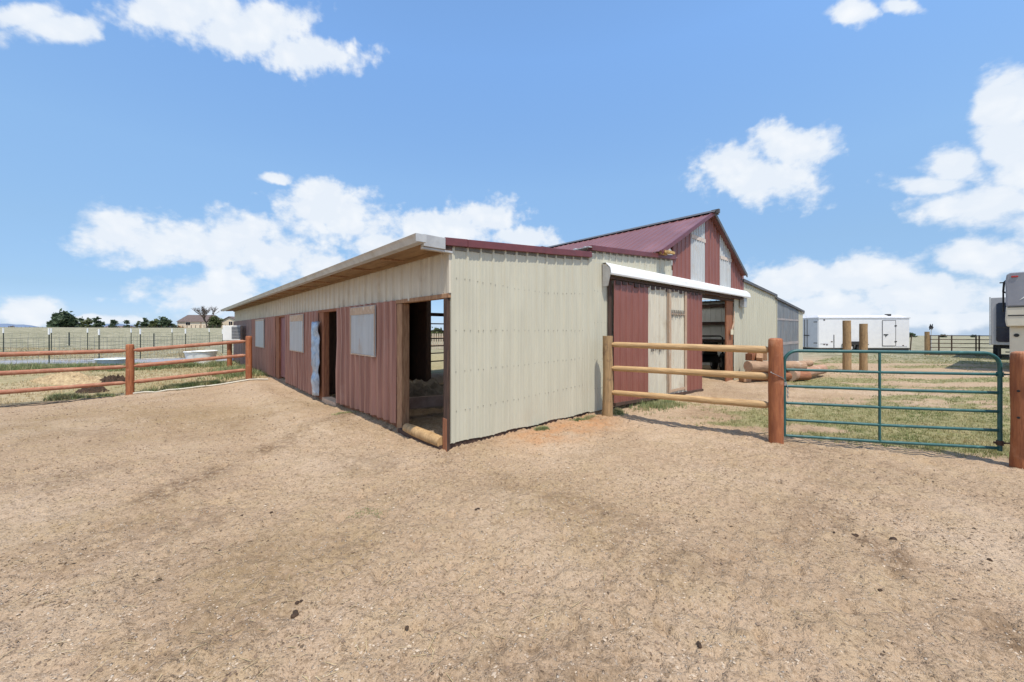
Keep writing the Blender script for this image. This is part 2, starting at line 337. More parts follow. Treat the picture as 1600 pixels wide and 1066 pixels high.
def make_ground():
    angs = list(np.linspace(-80, 80, 620)) + list(np.linspace(84, 276, 50))
    rs = [0.0]; r = .35
    while r < 3200: rs.append(r); r *= 1.05 if r < 1.3 else 1.008 if r < 7.5 else 1.0175 if r < 18 else (1.03 if r < 60 else 1.09)
    n = len(angs); vs = [(0, 0, hfull(0, 0))]; zc1 = [zones(0, 0)]; zc2 = [soils(0, 0)]
    for r in rs[1:]:
        for a in angs:
            x, y = r * math.sin(R(a)), r * math.cos(R(a)); vs.append((x, y, hfull(x, y))); zc1.append(zones(x, y)); zc2.append(soils(x, y))
    fs = [(0, 1 + (k + 1) % n, 1 + k) for k in range(n)]
    for i in range(len(rs) - 2):
        b = 1 + i * n
        for k in range(n): k2 = (k + 1) % n; fs.append((b + k, b + k2, b + n + k2, b + n + k))
    me = bpy.data.meshes.new('ground'); me.from_pydata(vs, [], fs)
    at = me.color_attributes.new('zone', 'FLOAT_COLOR', 'POINT'); at.data.foreach_set('color', np.array(zc1, dtype=np.float32).ravel())
    a2_ = me.color_attributes.new('soil', 'FLOAT_COLOR', 'POINT'); a2_.data.foreach_set('color', np.array(zc2, dtype=np.float32).ravel())
    me.polygons.foreach_set('use_smooth', [True] * len(fs)); me.update()
    o = bpy.data.objects.new('ground', me); COL.objects.link(o); o['kind'] = 'structure'
    m = bpy.data.materials.new('yard_soil'); m.use_nodes = True; t = m.node_tree; b = t.nodes['Principled BSDF']; b.inputs['Roughness'].default_value = .95; b.inputs['Specular IOR Level'].default_value = .15
    T = t.nodes.new; LK = t.links.new
    tc = T('ShaderNodeTexCoord'); at = T('ShaderNodeAttribute'); at.attribute_name = 'zone'; sp = T('ShaderNodeSeparateColor'); LK(at.outputs['Color'], sp.inputs[0])
    def nz(s, det=6, ro=.6, tex='ShaderNodeTexNoise', off=0):
        mp = T('ShaderNodeMapping'); mp.inputs['Location'].default_value = (off, off, off); LK(tc.outputs['Object'], mp.inputs[0])
        n_ = T('ShaderNodeTexNoise'); n_.inputs['Scale'].default_value = s; n_.inputs['Detail'].default_value = det; n_.inputs['Roughness'].default_value = ro; LK(mp.outputs[0], n_.inputs['Vector']); return n_.outputs[0]
    def ramp(src, stops):
        c = T('ShaderNodeValToRGB'); e = c.color_ramp.elements
        while len(e) < len(stops): e.new(.5)
        for q, (p_, col) in zip(e, stops): q.position = p_; q.color = (*col, 1)
        LK(src, c.inputs[0]); return c.outputs[0]
    def mix(fac, a, b_, mode='MIX'):
        x = T('ShaderNodeMix'); x.data_type = 'RGBA'; x.blend_type = mode
        if isinstance(fac, float): x.inputs[0].default_value = fac
        else: LK(fac, x.inputs[0])
        for i, v in ((6, a), (7, b_)):
            if isinstance(v, tuple): x.inputs[i].default_value = (*v, 1)
            else: LK(v, x.inputs[i])
        return x.outputs[2]
    def rng_(src, a, b_, c=0., d_=1.):
        x = T('ShaderNodeMapRange'); LK(src, x.inputs[0]); x.inputs[1].default_value = a; x.inputs[2].default_value = b_; x.inputs[3].default_value = c; x.inputs[4].default_value = d_; return x.outputs[0]
    mm = lambda op, a, b_: M(op, a, b_, tree=t)
    big = nz(.55, 5, .55); mid = nz(3.2, 6, .62, off=4); fine = nz(26, 5, .65, off=9); grit = nz(95, 3, .6, off=2)
    dirt = ramp(big, [(.30, (.385, .27, .172)), (.5, (.465, .33, .218)), (.70, (.54, .405, .285))])
    dirt = mix(rng_(mid, .45, .75), dirt, (.48, .35, .215))
    dirt = mix(rng_(fine, .53, .64, 0, .62), dirt, (.21, .14, .085))
    dirt = mix(mm('MULTIPLY', rng_(nz(60, 4, .65, off=17), .56, .66), .7), dirt, (.15, .10, .06))
    dirt = mix(mm('MULTIPLY', rng_(nz(48, 4, .65, off=27), .58, .68), .6), dirt, (.58, .47, .36))
    dirt = mix(rng_(fine, .46, .30, 0, .3), dirt, (.52, .40, .29))
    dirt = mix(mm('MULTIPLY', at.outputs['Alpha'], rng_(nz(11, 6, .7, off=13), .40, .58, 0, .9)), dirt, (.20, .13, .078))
    at2 = T('ShaderNodeAttribute'); at2.attribute_name = 'soil'; sp2 = T('ShaderNodeSeparateColor'); LK(at2.outputs['Color'], sp2.inputs[0])
    dirt = mix(mm('MULTIPLY', sp2.outputs[0], rng_(nz(14, 7, .72, off=41), .36, .60, 0, .95)), dirt, (.30, .205, .095))
    dirt = mix(mm('MULTIPLY', sp2.outputs[1], rng_(nz(5, 6, .6, off=43), .25, .6, 0, .8)), dirt, (.56, .43, .31))
    dirt = mix(mm('MULTIPLY', sp2.outputs[2], rng_(nz(22, 6, .75, off=47), .52, .62, 0, .6)), dirt, (.19, .13, .08))
    vo = T('ShaderNodeTexVoronoi'); vo.inputs['Scale'].default_value = 42; LK(tc.outputs['Object'], vo.inputs['Vector'])
    vsel = T('ShaderNodeSeparateColor'); LK(vo.outputs['Color'], vsel.inputs[0])
    peb = mm('MULTIPLY', rng_(vo.outputs['Distance'], .32, .22), mm('GREATER_THAN', vsel.outputs[0], .72))
    pcol = ramp(vsel.outputs[1], [(0., (.24, .17, .12)), (.5, (.42, .33, .25)), (1., (.60, .53, .45))])
    dirt = mix(mm('MULTIPLY', peb, .75), dirt, pcol)
    dirt = mix(mm('MULTIPLY', sp.outputs[2], rng_(mid, .3, .6)), dirt, (.46, .215, .09))
    straw = ramp(nz(6, 7, .7, off=5), [(.3, (.30, .22, .12)), (.5, (.42, .335, .20)), (.7, (.50, .42, .28))])
    grass = ramp(nz(9, 7, .7, off=8), [(.32, (.13, .14, .05)), (.5, (.25, .245, .11)), (.68, (.37, .32, .18))])
    gm = rng_(mm('ADD', sp.outputs[0], mm('MULTIPLY', mm('SUBTRACT', nz(5, 7, .7, off=21), .5), 1.1)), .35, .72)
    dm = rng_(mm('ADD', sp.outputs[1], mm('MULTIPLY', mm('SUBTRACT', nz(2.2, 7, .7, off=31), .5), 1.2)), .4, .8)
    col = mix(dm, dirt, straw); col = mix(mm('MULTIPLY', gm, .85), col, grass)
    # far pasture, pale olive with darker tufts
    cd = T('ShaderNodeSeparateXYZ'); LK(tc.outputs['Object'], cd.inputs[0])
    dist = T('ShaderNodeVectorMath'); dist.operation = 'LENGTH'; LK(tc.outputs['Object'], dist.inputs[0])
    past = ramp(nz(1.1, 8, .75, off=3), [(.38, (.12, .12, .07)), (.47, (.25, .235, .155)), (.62, (.39, .35, .25))])
    col = mix(rng_(dist.outputs['Value'], 24, 34), col, past)
    LK(col, b.inputs['Base Color'])
    hgt = mm('ADD', mm('ADD', mm('MULTIPLY', fine, .55), mm('MULTIPLY', grit, .22)), mm('ADD', mm('MULTIPLY', mid, .6), mm('MULTIPLY', peb, .16)))
    bp = T('ShaderNodeBump'); bp.inputs['Strength'].default_value = 1; bp.inputs['Distance'].default_value = .06; LK(hgt, bp.inputs['Height']); LK(bp.outputs[0], b.inputs['Normal'])
    me.materials.append(m)
make_ground()

# distant hills
def hills():
    mb = MB()
    for k, (R0, z0, amp, c) in enumerate(((9000, 95, 55, 0), (6500, 20, 22, 1))):
        pts = []
        for a in np.linspace(-75, -22, 120):
            p = Vector((a * .25, k * 9., 0)); z = z0 + amp * noise.fractal(p, 1, 2, 5); q = Vector((R0 * math.sin(R(a)), R0 * math.cos(R(a)), 0)); pts.append((q, z))
        for (p, z), (q, z2) in zip(pts, pts[1:]):
            pi, qi = p * 1.25, q * 1.25
            mb.add([(p.x, p.y, -220), (q.x, q.y, -220), (q.x * 1.1, q.y * 1.1, z2), (p.x * 1.1, p.y * 1.1, z), (qi.x, qi.y, -220), (pi.x, pi.y, -220)], [(0, 1, 2, 3), (3, 2, 4, 5)])
    m = mat('distant_hills', (.17, .22, .31), (.14, .185, .27), .0008, 1, spec=0)  # blue of the distance haze is put into the hill colour
    o = mb.build('hills', m); o['kind'] = 'structure'
hills()

# gravel road beyond the left fence
def at(px, py, Y=None, h=0.0):
    """ground point seen at a pixel of the survey photo"""
    if Y is None: Y = (CAMH - h) * FPX / (py - HOR)
    return Vector(((px - 800) / FPX * Y, Y, CAMH - (py - HOR) / FPX * Y))
def strip(name, line, half, z, material):
    mb = MB(); L_ = []
    for i in range(len(line) - 1):
        a, b = Vector(line[i]), Vector(line[i + 1]); n_ = max(2, int((b - a).length / .5))
        for k in range(n_ + (i == len(line) - 2)): L_.append(a.lerp(b, k / n_))
    vs = []; W = 6
    for i, p in enumerate(L_):
        t_ = (L_[min(i + 1, len(L_) - 1)] - L_[max(i - 1, 0)]).normalized(); nn = Vector((-t_.y, t_.x))
        for j in range(W + 1):
            q = p + nn * half * (2 * j / W - 1) * (1 + .08 * noise.noise(Vector((p.x, p.y, j)))); vs.append((q.x, q.y, hfull(q.x, q.y) + z))
    fs = [(i * (W + 1) + j, i * (W + 1) + j + 1, (i + 1) * (W + 1) + j + 1, (i + 1) * (W + 1) + j) for i in range(len(L_) - 1) for j in range(W)]
    mb.add(vs, fs); o = mb.build(name, material, smooth=True); o['kind'] = 'structure'; return o
m_road = mat('blue_grey_gravel', (.30, .31, .34), (.21, .22, .25), 9, .9, 0, .4, 30, c3=(.36, .32, .28), s3=2)
m_kerb = mat('pale_edge', (.52, .50, .46), (.42, .39, .34), 6, .9)
strip('road', [(-60, 6), (-24.5, 18.6), (-17.0, 21.5), (-10, 26)], 1.1, .03, m_road)
strip('road_edge', [(-60, 7.3), (-25.0, 19.9), (-17.4, 22.8), (-10.3, 27.3)], .16, .045, m_kerb)

# ------------------------------------------------------------------ corrugated sheet
def profile(a0, a1, pitch=.2286, depth=.019, minor=.004, phase=0., seam=4, wr=.055, wt=.022):
    pts = []; n0 = math.floor((a0 - phase) / pitch) - 1; n1 = math.ceil((a1 - phase) / pitch) + 1
    for k in range(n0, n1 + 1):
        c = phase + k * pitch; so_ = .006 * ((k // seam) % 2)
        pts += [(c - wr / 2, so_), (c - wt / 2, depth + so_), (c + wt / 2, depth + so_), (c + wr / 2, so_)]
        if minor:
            for q in (.36, .64): cc = c + pitch * q; pts += [(cc - .016, so_), (cc - .007, minor + so_), (cc + .007, minor + so_), (cc + .016, so_)]
    return [(a0, 0.)] + [p for p in pts if a0 + .001 < p[0] < a1 - .001] + [(a1, 0.)]
def sheet(mb, axis, a0, a1, plane, z0, z1, out, th=.004, warp=.0, mi=0, zmid=None, **kw):
    """vertical ribbed sheet; axis 'x' runs along x at y=plane, 'y' along y at x=plane; out = +-1 side the ribs stand on"""
    z0f = z0 if callable(z0) else (lambda a: z0); z1f = z1 if callable(z1) else (lambda a: z1)
    pr = profile(a0, a1, **kw); rows = 6; vs = []; n = len(pr)
    for side in (0, 1):
        for r_ in range(rows + 1):
            for a, o in pr:
                z = z0f(a) + (z1f(a) - z0f(a)) * r_ / rows
                wv = warp * (noise.noise(Vector((a * 1.3, z * 1.1, plane))) + .5 * noise.noise(Vector((a * 4, z * 2.5, plane))))
                d_ = plane + out * (o - side * th + wv)
                vs.append((a, d_, z) if axis == 'x' else (d_, a, z))
    fs = []; S = n * (rows + 1)
    for r_ in range(rows):
        for i in range(n - 1):
            a = r_ * n + i; q = (a, a + 1, a + 1 + n, a + n); fs.append(q); fs.append(tuple(S + x for x in reversed(q)))
    for i in range(n - 1):
        fs.append((i + 1, i, S + i, S + i + 1)); t_ = rows * n; fs.append((t_ + i, t_ + i + 1, S + t_ + i + 1, S + t_ + i))
    for c in (0, n - 1):
        for r_ in range(rows): a = r_ * n + c; fs.append((a, a + n, S + a + n, S + a))
    mb.add(vs, fs, mi); return mb
def screws(mb, axis, a0, a1, plane, z, out, mi, pitch=.2286, phase=0., r=.0055):
    k = math.ceil((a0 - phase) / pitch)
    zf = z if callable(z) else (lambda a: z)
    while phase + k * pitch < a1:
        for q in (-.045, .045):
            a = phase + k * pitch + q + random.uniform(-.008, .008); zz = zf(a) + random.uniform(-.008, .008)
            if a0 < a < a1:
                d0 = plane + out * .002; d1 = plane + out * .011
                ring = [(math.cos(t_) * r, math.sin(t_) * r) for t_ in np.linspace(0, 2 * math.pi, 7)[:-1]]
                f = lambda u_, v_, d_: (a + u_, d_, zz + v_) if axis == 'x' else (d_, a + u_, zz + v_)
                mb.add([f(u_, v_, d0) for u_, v_ in ring] + [f(u_, v_, d1) for u_, v_ in ring],
                       [tuple(range(6, 12))] + [(i, (i + 1) % 6, 6 + (i + 1) % 6, 6 + i) for i in range(6)], mi)
        k += 1
def roofsheet(mb, x0, z0, x1, z1, y0, y1, th=.012, mi=0, **kw):
    pr = profile(y0, y1, **kw); n = len(pr); nn = Vector((-(z1 - z0), 0, x1 - x0)).normalized()
    if nn.z < 0: nn = -nn
    vs = []
    for side in (0, 1):
        for (x, z) in ((x0, z0), (x1, z1)):
            for a, o in pr:
                o_ = o if side == 0 else -th; vs.append((x + nn.x * o_, a, z + nn.z * o_))
    fs = []
    for i in range(n - 1):
        fs += [(i, i + 1, n + i + 1, n + i), (2 * n + i, 3 * n + i, 3 * n + i + 1, 2 * n + i + 1), (i, 2 * n + i, 2 * n + i + 1, i + 1), (n + i, n + i + 1, 3 * n + i + 1, 3 * n + i)]
    for c in (0, n - 1): fs.append((c, n + c, 3 * n + c, 2 * n + c))
    mb.add(vs, fs, mi)

# ------------------------------------------------------------------ the barn
barn = thing('barn', 'long tan and burgundy metal barn with low stable wing and gabled middle', 'barn', BO, BA)
def P(mb, name, m, parent=None, **k): return mb.build(name, m, parent or barn, **k)
LZ = lambda x: 2.75 + .079 * x          # underside of the first roof
LZ2 = lambda x: 3.13 + .072 * (x - 3.05)
BAND = 2.06
# --- end wall of the stable wing
m_ = MB(); sheet(m_, 'x', 0.0, 3.05, 0, lambda a: .085 + .01 * math.sin(a * 7), lambda a: LZ(a) - .005, -1, warp=.006, phase=.05)
for zf in (lambda a: 2.28 + .05 * math.sin(a * 1.4 + 2.2), 1.60, lambda a: 1.04 + .02 * a, lambda a: .50 + .035 * a):
    screws(m_, 'x', .03, 3.02, 0, zf, -1, 1, phase=.05)
P(m_, 'wall', [m_tan, m_screw])
m_ = MB(); m_.box(.0, 3.03, .012, .05, -.25, .3); P(m_, 'skirting_board', m_darkwood)
m_ = MB(); sheet(m_, 'x', 3.06, 6.33, .0, .07, lambda a: LZ2(a) - .01, -1, warp=.004, phase=.05)
for z_ in (2.35, 1.75, 1.05, .5): screws(m_, 'x', 3.08, 3.6, 0, z_, -1, 1, phase=.05)
screws(m_, 'x', 3.08, 6.3, 0, 3.05, -1, 1, phase=.05)
P(m_, 'wall', [m_tan, m_screw])
m_ = MB(); m_.box(-.034, -.001, -.022, .03, 2.1, 2.68); P(m_, 'corner_trim', m_tan_old)
m_ = MB(); m_.box(-.001, .035, -.026, -.012, .10, 2.70); P(m_, 'corner_trim', m_tan)
# --- trims along the tops of the end walls
def trim(x0, x1, zf, mt, y0=-.07, y1=.05, h=.105):
    b = MB(); b.hexa([(x0, y0, zf(x0) - h), (x1, y0, zf(x1) - h), (x1, y1, zf(x1) - h), (x0, y1, zf(x0) - h)],
                     [(x0, y0, zf(x0)), (x1, y0, zf(x1)), (x1, y1, zf(x1)), (x0, y1, zf(x0))]); return bevel(P(b, 'roof_trim', mt), .006)
trim(-.12, .24, lambda x: LZ(x) + .075, m_trim); trim(.243, 1.78, lambda x: LZ(x) + .072, m_trim, y0=-.074); trim(1.783, 3.04, lambda x: LZ(x) + .068, m_trim)
trim(3.05, 6.45, lambda x: LZ2(x) + .055, m_trim, h=.10)
# closure strip under the trims, grey, broken by the ribs
mfoam = mat('grey_foam', (.20, .20, .18), (.14, .14, .13), 20, .9)
for x0, x1, zf in ((.07, 3.02, LZ), (3.1, 6.3, LZ2)):
    x = x0; m_ = MB()
    while x < x1 - .1:
        m_.hexa([(x, -.016, zf(x) - .075), (x + .185, -.016, zf(x + .185) - .075), (x + .185, -.004, zf(x) - .075), (x, -.004, zf(x) - .075)],
                [(x, -.016, zf(x) - .02), (x + .185, -.016, zf(x) - .02), (x + .185, -.004, zf(x) - .02), (x, -.004, zf(x) - .02)]); x += .2286
    P(m_, 'closure_strip', mfoam)
# corner box of the eave
m_ = MB(); m_.box(-.44, -.125, -.085, .0, LZ(-.3) - .075, LZ(-.3) + .075); m_.box(-.44, .0, -.06, .0, LZ(-.3) - .105, LZ(-.3) - .077); bevel(P(m_, 'eave_corner', m_galv), .004)
m_ = MB(); m_.box(-.12, 0., -.05, .0, LZ(0) - .125, LZ(0) - .035); P(m_, 'eave_block', m_darkwood)
# --- roofs
for ya, yb, mm_ in ((-.06, 2.4, 0), (2.41, 4.4, 1), (4.41, 22.35, 0)): m_ = MB(); roofsheet(m_, -.48, LZ(-.48) + .035, 3.1, LZ(3.1) + .035, ya, yb, phase=.05); P(m_, 'added_skylight' if mm_ else 'roof', m_sky if mm_ else m_galv)  # clear strip added to the unseen roof to brighten the stable
for ya, yb, mm_ in ((-.06, 2.5, 0), (2.51, 5.5, 1), (5.51, 8.1, 0)): m_ = MB(); roofsheet(m_, 2.95, LZ2(2.95) + .02, 6.5, LZ2(6.5) + .02, ya, yb, phase=.05); P(m_, 'added_skylight' if mm_ else 'roof', m_sky if mm_ else m_galv)  # clear strip added here to light the second bay
m_ = MB(); roofsheet(m_, 8.54, 4.90, 5.52, 3.40, -.16, 8.2, phase=.1); P(m_, 'roof', m_roof)
m_ = MB(); roofsheet(m_, 8.54, 4.90, 11.25, 3.40, -.16, 1.6, phase=.1); P(m_, 'roof', m_roof)
m_ = MB(); roofsheet(m_, 8.54, 4.90, 11.25, 3.40, 1.61, 6.4, phase=.1); P(m_, 'added_skylight', m_sky)  # added clear strip, brightens the space behind the big doorway
m_ = MB(); roofsheet(m_, 8.54, 4.90, 11.25, 3.40, 6.41, 8.2, phase=.1); P(m_, 'roof', m_roof)
m_ = MB(); roofsheet(m_, 11.1, 3.27, 15.15, 2.98, -.05, 1.6, phase=.1); P(m_, 'roof', m_grey_trim)
m_ = MB(); roofsheet(m_, 11.1, 3.27, 15.15, 2.98, 1.61, 5.6, phase=.1); P(m_, 'added_skylight', m_sky)  # added clear strip, lights the inner wall seen through the doorway
m_ = MB(); roofsheet(m_, 11.1, 3.27, 15.15, 2.98, 5.61, 8.1, phase=.1); P(m_, 'roof', m_grey_trim)
m_ = MB(); roofsheet(m_, 15.0, 2.90, 19.7, 2.49, -.05, 8.1, phase=.1); P(m_, 'roof', m_grey_trim)
m_ = MB()
for a, b, c in ((5.52, 8.54, 1), (8.54, 11.25, -1)):
    za, zb = (3.40, 4.90) if c == 1 else (4.90, 3.40)
    m_.hexa([(a, -.185, za - .07), (b, -.185, zb - .07), (b, -.158, zb - .07), (a, -.158, za - .07)], [(a, -.185, za + .035), (b, -.185, zb + .035), (b, -.158, zb + .035), (a, -.158, za + .035)], 0 if c == 1 else 1)
P(m_, 'rake_trim', [m_trim, m_grey_trim])
m_ = MB(); m_.add([(8.34, -.22, 4.86), (8.54, -.22, 4.965), (8.74, -.22, 4.86), (8.34, 8.3, 4.86), (8.54, 8.3, 4.965), (8.74, 8.3, 4.86), (8.34, -.22, 4.83), (8.74, -.22, 4.83), (8.54, -.22, 4.935)],
                  [(0, 1, 4, 3), (1, 2, 5, 4), (0, 6, 8, 1), (1, 8, 7, 2)]); m_.box(8.50, 8.58, -.30, -.1, 4.85, 4.96)
P(m_, 'ridge_cap', m_grey_trim)
def rtrim(x0, z0, x1, z1, y=-.235, h=.11):
    b = MB(); b.hexa([(x0, y, z0 - h), (x1, y, z1 - h), (x1, y + .03, z1 - h), (x0, y + .03, z0 - h)], [(x0, y, z0), (x1, y, z1), (x1, y + .03, z1), (x0, y + .03, z0)]); return P(b, 'roof_trim', m_grey_trim)
rtrim(11.27, 3.30, 15.15, 3.02, h=.09, y=-.075); rtrim(15.1, 2.93, 19.72, 2.535, h=.09, y=-.075)
# wooden stub ends showing where the roofs step up
m_ = MB()
for q in (2.55, 2.68): m_.box(q, q + .07, .35, .42, LZ(q) + .05, LZ2(q) + .0)
m_.box(2.3, 3.0, .5, .56, LZ(2.5) + .15, LZ(2.5) + .20)
P(m_, 'rafter_stub', m_darkwood)
m_ = MB()
for k in range(7): m_.box(5.58 + k * .01, 5.9, -.29 + k * .09, -.23 + k * .09, 3.36 + .02 * (k % 2), 3.41 + .02 * (k % 2))
P(m_, 'eave_blocking', mat('spray_foam', (.62, .42, .17), (.4, .25, .1), 20, .9, 0, .5, 30))
# --- rafters and soffit of the stable wing
m_ = MB()
y = .02
while y < 22.3:
    m_.hexa([(-.42, y, LZ(-.42) - .055), (3.0, y, LZ(3) - .13), (3.0, y + .045, LZ(3) - .13), (-.42, y + .045, LZ(-.42) - .055)], [(-.42, y, LZ(-.42) + .018), (3.0, y, LZ(3) + .018), (3.0, y + .045, LZ(3) + .018), (-.42, y + .045, LZ(-.42) + .018)]); y += 1.22
P(m_, 'rafter', m_wood)
m_ = MB(); m_.box(-.46, -.005, .02, 22.3, LZ(-.3) - .03, LZ(-.3) - .018); m_.box(-.065, -.045, .1, 22.1, LZ(-.3) - .085, LZ(-.3) - .032); P(m_, 'soffit', mat('stained_soffit', (.30, .19, .095), (.18, .105, .05), 4, .8, stretch=(3, .6, 3)))
m_ = MB()
for x in (-.40, .35, 1.2, 2.1, 2.9): m_.hexa([(x, -.05, LZ(x) - .02), (x + .085, -.05, LZ(x) - .02), (x + .085, 22.3, LZ(x) - .02), (x, 22.3, LZ(x) - .02)], [(x, -.05, LZ(x) + .02), (x + .085, -.05, LZ(x) + .02), (x + .085, 22.3, LZ(x) + .02), (x, 22.3, LZ(x) + .02)])
P(m_, 'purlin', m_wood)
# gutter
m_ = MB(); gz = LZ(-.5) + .045
prof = [(-.47, gz), (-.47, gz - .088), (-.565, gz - .088), (-.59, gz - .03), (-.612, gz + .005), (-.604, gz + .005), (-.582, gz - .025), (-.558, gz - .076), (-.478, gz - .076), (-.478, gz)]
vs = [(x, -.2, z) for x, z in prof] + [(x, 22.45, z) for x, z in prof]; n = len(prof)
m_.add(vs, [(i, (i + 1) % n, n + (i + 1) % n, n + i) for i in range(n)]); m_.box(-.612, -.47, -.206, -.2, gz - .088, gz + .005); m_.box(-.612, -.47, 22.45, 22.456, gz - .088, gz + .005)
P(m_, 'gutter', m_galv)
# --- left wall: tan band over burgundy sheets
m_ = MB(); sheet(m_, 'y', .02, 22.1, -.004, BAND, lambda a: LZ(0) - .01, -1, warp=.006, pitch=.305, depth=.028, minor=0, wr=.10, wt=.05, phase=.2, seam=3)
screws(m_, 'y', .1, 22, -.004, BAND + .05, -1, 1, pitch=.305, phase=.2); P(m_, 'wall', [m_tan_old, m_screw])
def gb(y): return hbase(*(bw(0, y).xy)) + .0
def lw(y0, y1, m, zb=None, plane=-.03, lift=.06, **k):
    b = MB(); sheet(b, 'y', y0, y1, plane, zb or (lambda a: gb(a) + lift + .02 * noise.noise(Vector((a * 3, 0, 0)))), BAND + .03, -1, warp=.02, pitch=.27, depth=.05, minor=0, wr=.13, wt=.06, phase=y0 + .1, seam=3, **k)
    return P(b, 'wall', m)
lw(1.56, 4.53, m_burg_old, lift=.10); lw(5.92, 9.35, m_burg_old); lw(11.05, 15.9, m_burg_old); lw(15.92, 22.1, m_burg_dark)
m_ = MB()
for y0, y1 in ((1.6, 4.5), (5.95, 9.3), (11.1, 22.0)): m_ = MB(); m_.box(.012, .05, y0, y1, -.4, .28); P(m_, 'skirting_board', m_wood_red)
# door posts, headers
def post(x0, x1, y0, y1, z0, z1, m=m_wood_red, name='door_post'):
    b = MB(); b.box(x0, x1, y0, y1, z0, z1); return bevel(P(b, name, m), .006)
post(-.035, .10, 1.36, 1.53, -.05, 2.03, m_wood); post(-.045, .10, .008, .10, -.15, 2.03, m_darkwood); post(-.05, .095, .012, .115, -.12, .42, m_wood_red, 'post_splint')
post(-.03, .10, 5.50, 5.86, -.1, 2.04); post(-.03, .10, 10.45, 11.0, -.15, 2.04); post(-.035, .09, 9.36, 9.44, -.15, 2.04)
b = MB(); b.box(-.04, .06, -.01, 1.56, 2.035, 2.095); bevel(P(b, 'door_header', m_wood), .005)
b = MB(); b.box(-.04, .06, 4.5, 5.9, 2.035, 2.095); bevel(P(b, 'door_header', m_wood_red), .005)
b = MB(); b.box(-.04, .06, 9.35, 11.0, 2.035, 2.095); bevel(P(b, 'door_header', m_wood_red), .005)
b = MB()
for z_ in (.55, 1.15, 1.85): b = MB(); b.box(-.0, .045, 1.5, 1.62, z_, z_ + .16); P(b, 'girt_end', m_wood)
# third doorway closed by a flat burgundy leaf
b = MB(); b.box(.03, .06, 9.44, 10.45, .06, 2.03); b.box(.018, .03, 9.5, 10.4, .9, .98); P(b, 'door', mat('flat_burgundy_leaf', (.26, .10, .105), (.2, .08, .085), 5, .55))
# sills
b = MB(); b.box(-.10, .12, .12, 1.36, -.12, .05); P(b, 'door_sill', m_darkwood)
b = MB(); b.tube([(-.05, .13, .09), (-.06, .5, .095), (-.05, .9, .09), (-.04, 1.18, .085)], [.075, .08, .078, .07], 14); P(b, 'sill_log', m_log_tan, smooth=True)
b = MB(); b.box(-.06, .14, 4.5, 5.5, -.2, -.0); P(b, 'door_sill', m_ply)
# windows: corrugated translucent sheets with the timber of the wall showing through at the top
def window(y0, y1, z0, z1, stripz):
    b = MB(); sheet(b, 'y', y0, y1, -.090, z0, z1, -1, pitch=.076, depth=.014, minor=0, wr=.06, wt=.02, seam=99)
    wn = P(b, 'window', m_fiber)
    b = MB(); b.box(-.112, -.107, y0 + .03, y1 - .03, stripz, z1 - .01); b.box(-.112, -.107, y0 + .02, y1 - .02, z0, z0 + .025); b.box(-.112, -.107, y0, y0 + .03, z0, z1); b.box(-.112, -.107, y1 - .03, y1, z0, z1)
    P(b, 'frame', mat('window_timber', (.56, .42, .30), (.44, .32, .23), 10, .8, c3=(.62, .6, .55), s3=6), wn)
window(2.25, 3.46, 1.13, 2.05, 1.90); window(7.05, 8.55, 1.0, 2.045, 1.86); window(12.7, 14.6, .93, 2.04, 1.98)
# foil-wrapped flap hanging by the second doorway
b = MB(); n1, n2 = 22, 7
vs = []
for i in range(n1 + 1):
    z_ = .03 + 1.78 * i / n1
    for j in range(n2 + 1):
        a = j / n2; yy = 5.62 + .40 * a + .015 * math.sin(z_ * 5) * (1 - abs(2 * a - 1)); xx = -.09 - .10 * math.sin(a * math.pi) - .035 * noise.noise(Vector((a * 4, z_ * 4, 1))) * 1.6 - .012 * noise.noise(Vector((a * 9, z_ * 8, 4)))
        vs.append((xx, yy, z_))
fs = [(i * (n2 + 1) + j, i * (n2 + 1) + j + 1, (i + 1) * (n2 + 1) + j + 1, (i + 1) * (n2 + 1) + j) for i in range(n1) for j in range(n2)]
b.add(vs, fs); o = P(b, 'foil_flap', m_foil, smooth=True); s_ = o.modifiers.new('s', 'SOLIDIFY'); s_.thickness = .012
# --- inner walls, end walls, interior posts
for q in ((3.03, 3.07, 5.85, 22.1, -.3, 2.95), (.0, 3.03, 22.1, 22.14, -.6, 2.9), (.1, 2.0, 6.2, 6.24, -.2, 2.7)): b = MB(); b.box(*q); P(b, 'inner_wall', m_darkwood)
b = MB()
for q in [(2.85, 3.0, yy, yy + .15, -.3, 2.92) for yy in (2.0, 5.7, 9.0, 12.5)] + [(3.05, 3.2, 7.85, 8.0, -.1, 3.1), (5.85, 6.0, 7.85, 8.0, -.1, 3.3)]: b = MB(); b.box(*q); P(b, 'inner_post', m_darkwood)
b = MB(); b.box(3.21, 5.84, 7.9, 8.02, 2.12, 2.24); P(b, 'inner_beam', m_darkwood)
b = MB(); sheet(b, 'x', 3.07, 4.02, 8.0, -.1, 3.1, 1); P(b, 'back_wall', m_tan); b = MB(); sheet(b, 'x', 5.5, 11.6, 8.0, -.1, lambda a: 3.35 if a < 5.9 or a > 11.4 else max(3.3, 4.84 - abs(a - 8.54) * .5), 1); P(b, 'back_wall', m_tan); b = MB(); sheet(b, 'x', 15.3, 19.67, 8., -.1, 2.5, 1); P(b, 'back_wall', m_tan)
b = MB(); sheet(b, 'y', .02, 8.0, 6.36, -.1, 3.40, 1); P(b, 'inner_wall', m_tan_old)
b = MB(); sheet(b, 'y', .1, 8.0, 15.28, -.1, 2.88, -1); P(b, 'inner_wall', mat('pale_inner_steel', (.72, .71, .66), (.64, .63, .58), 3, .5))
b = MB()
for z_ in (1.07, 1.84, 2.62): b = MB(); b.box(15.16, 15.25, .1, 8., z_, z_ + .14); P(b, 'girt', m_darkwood)
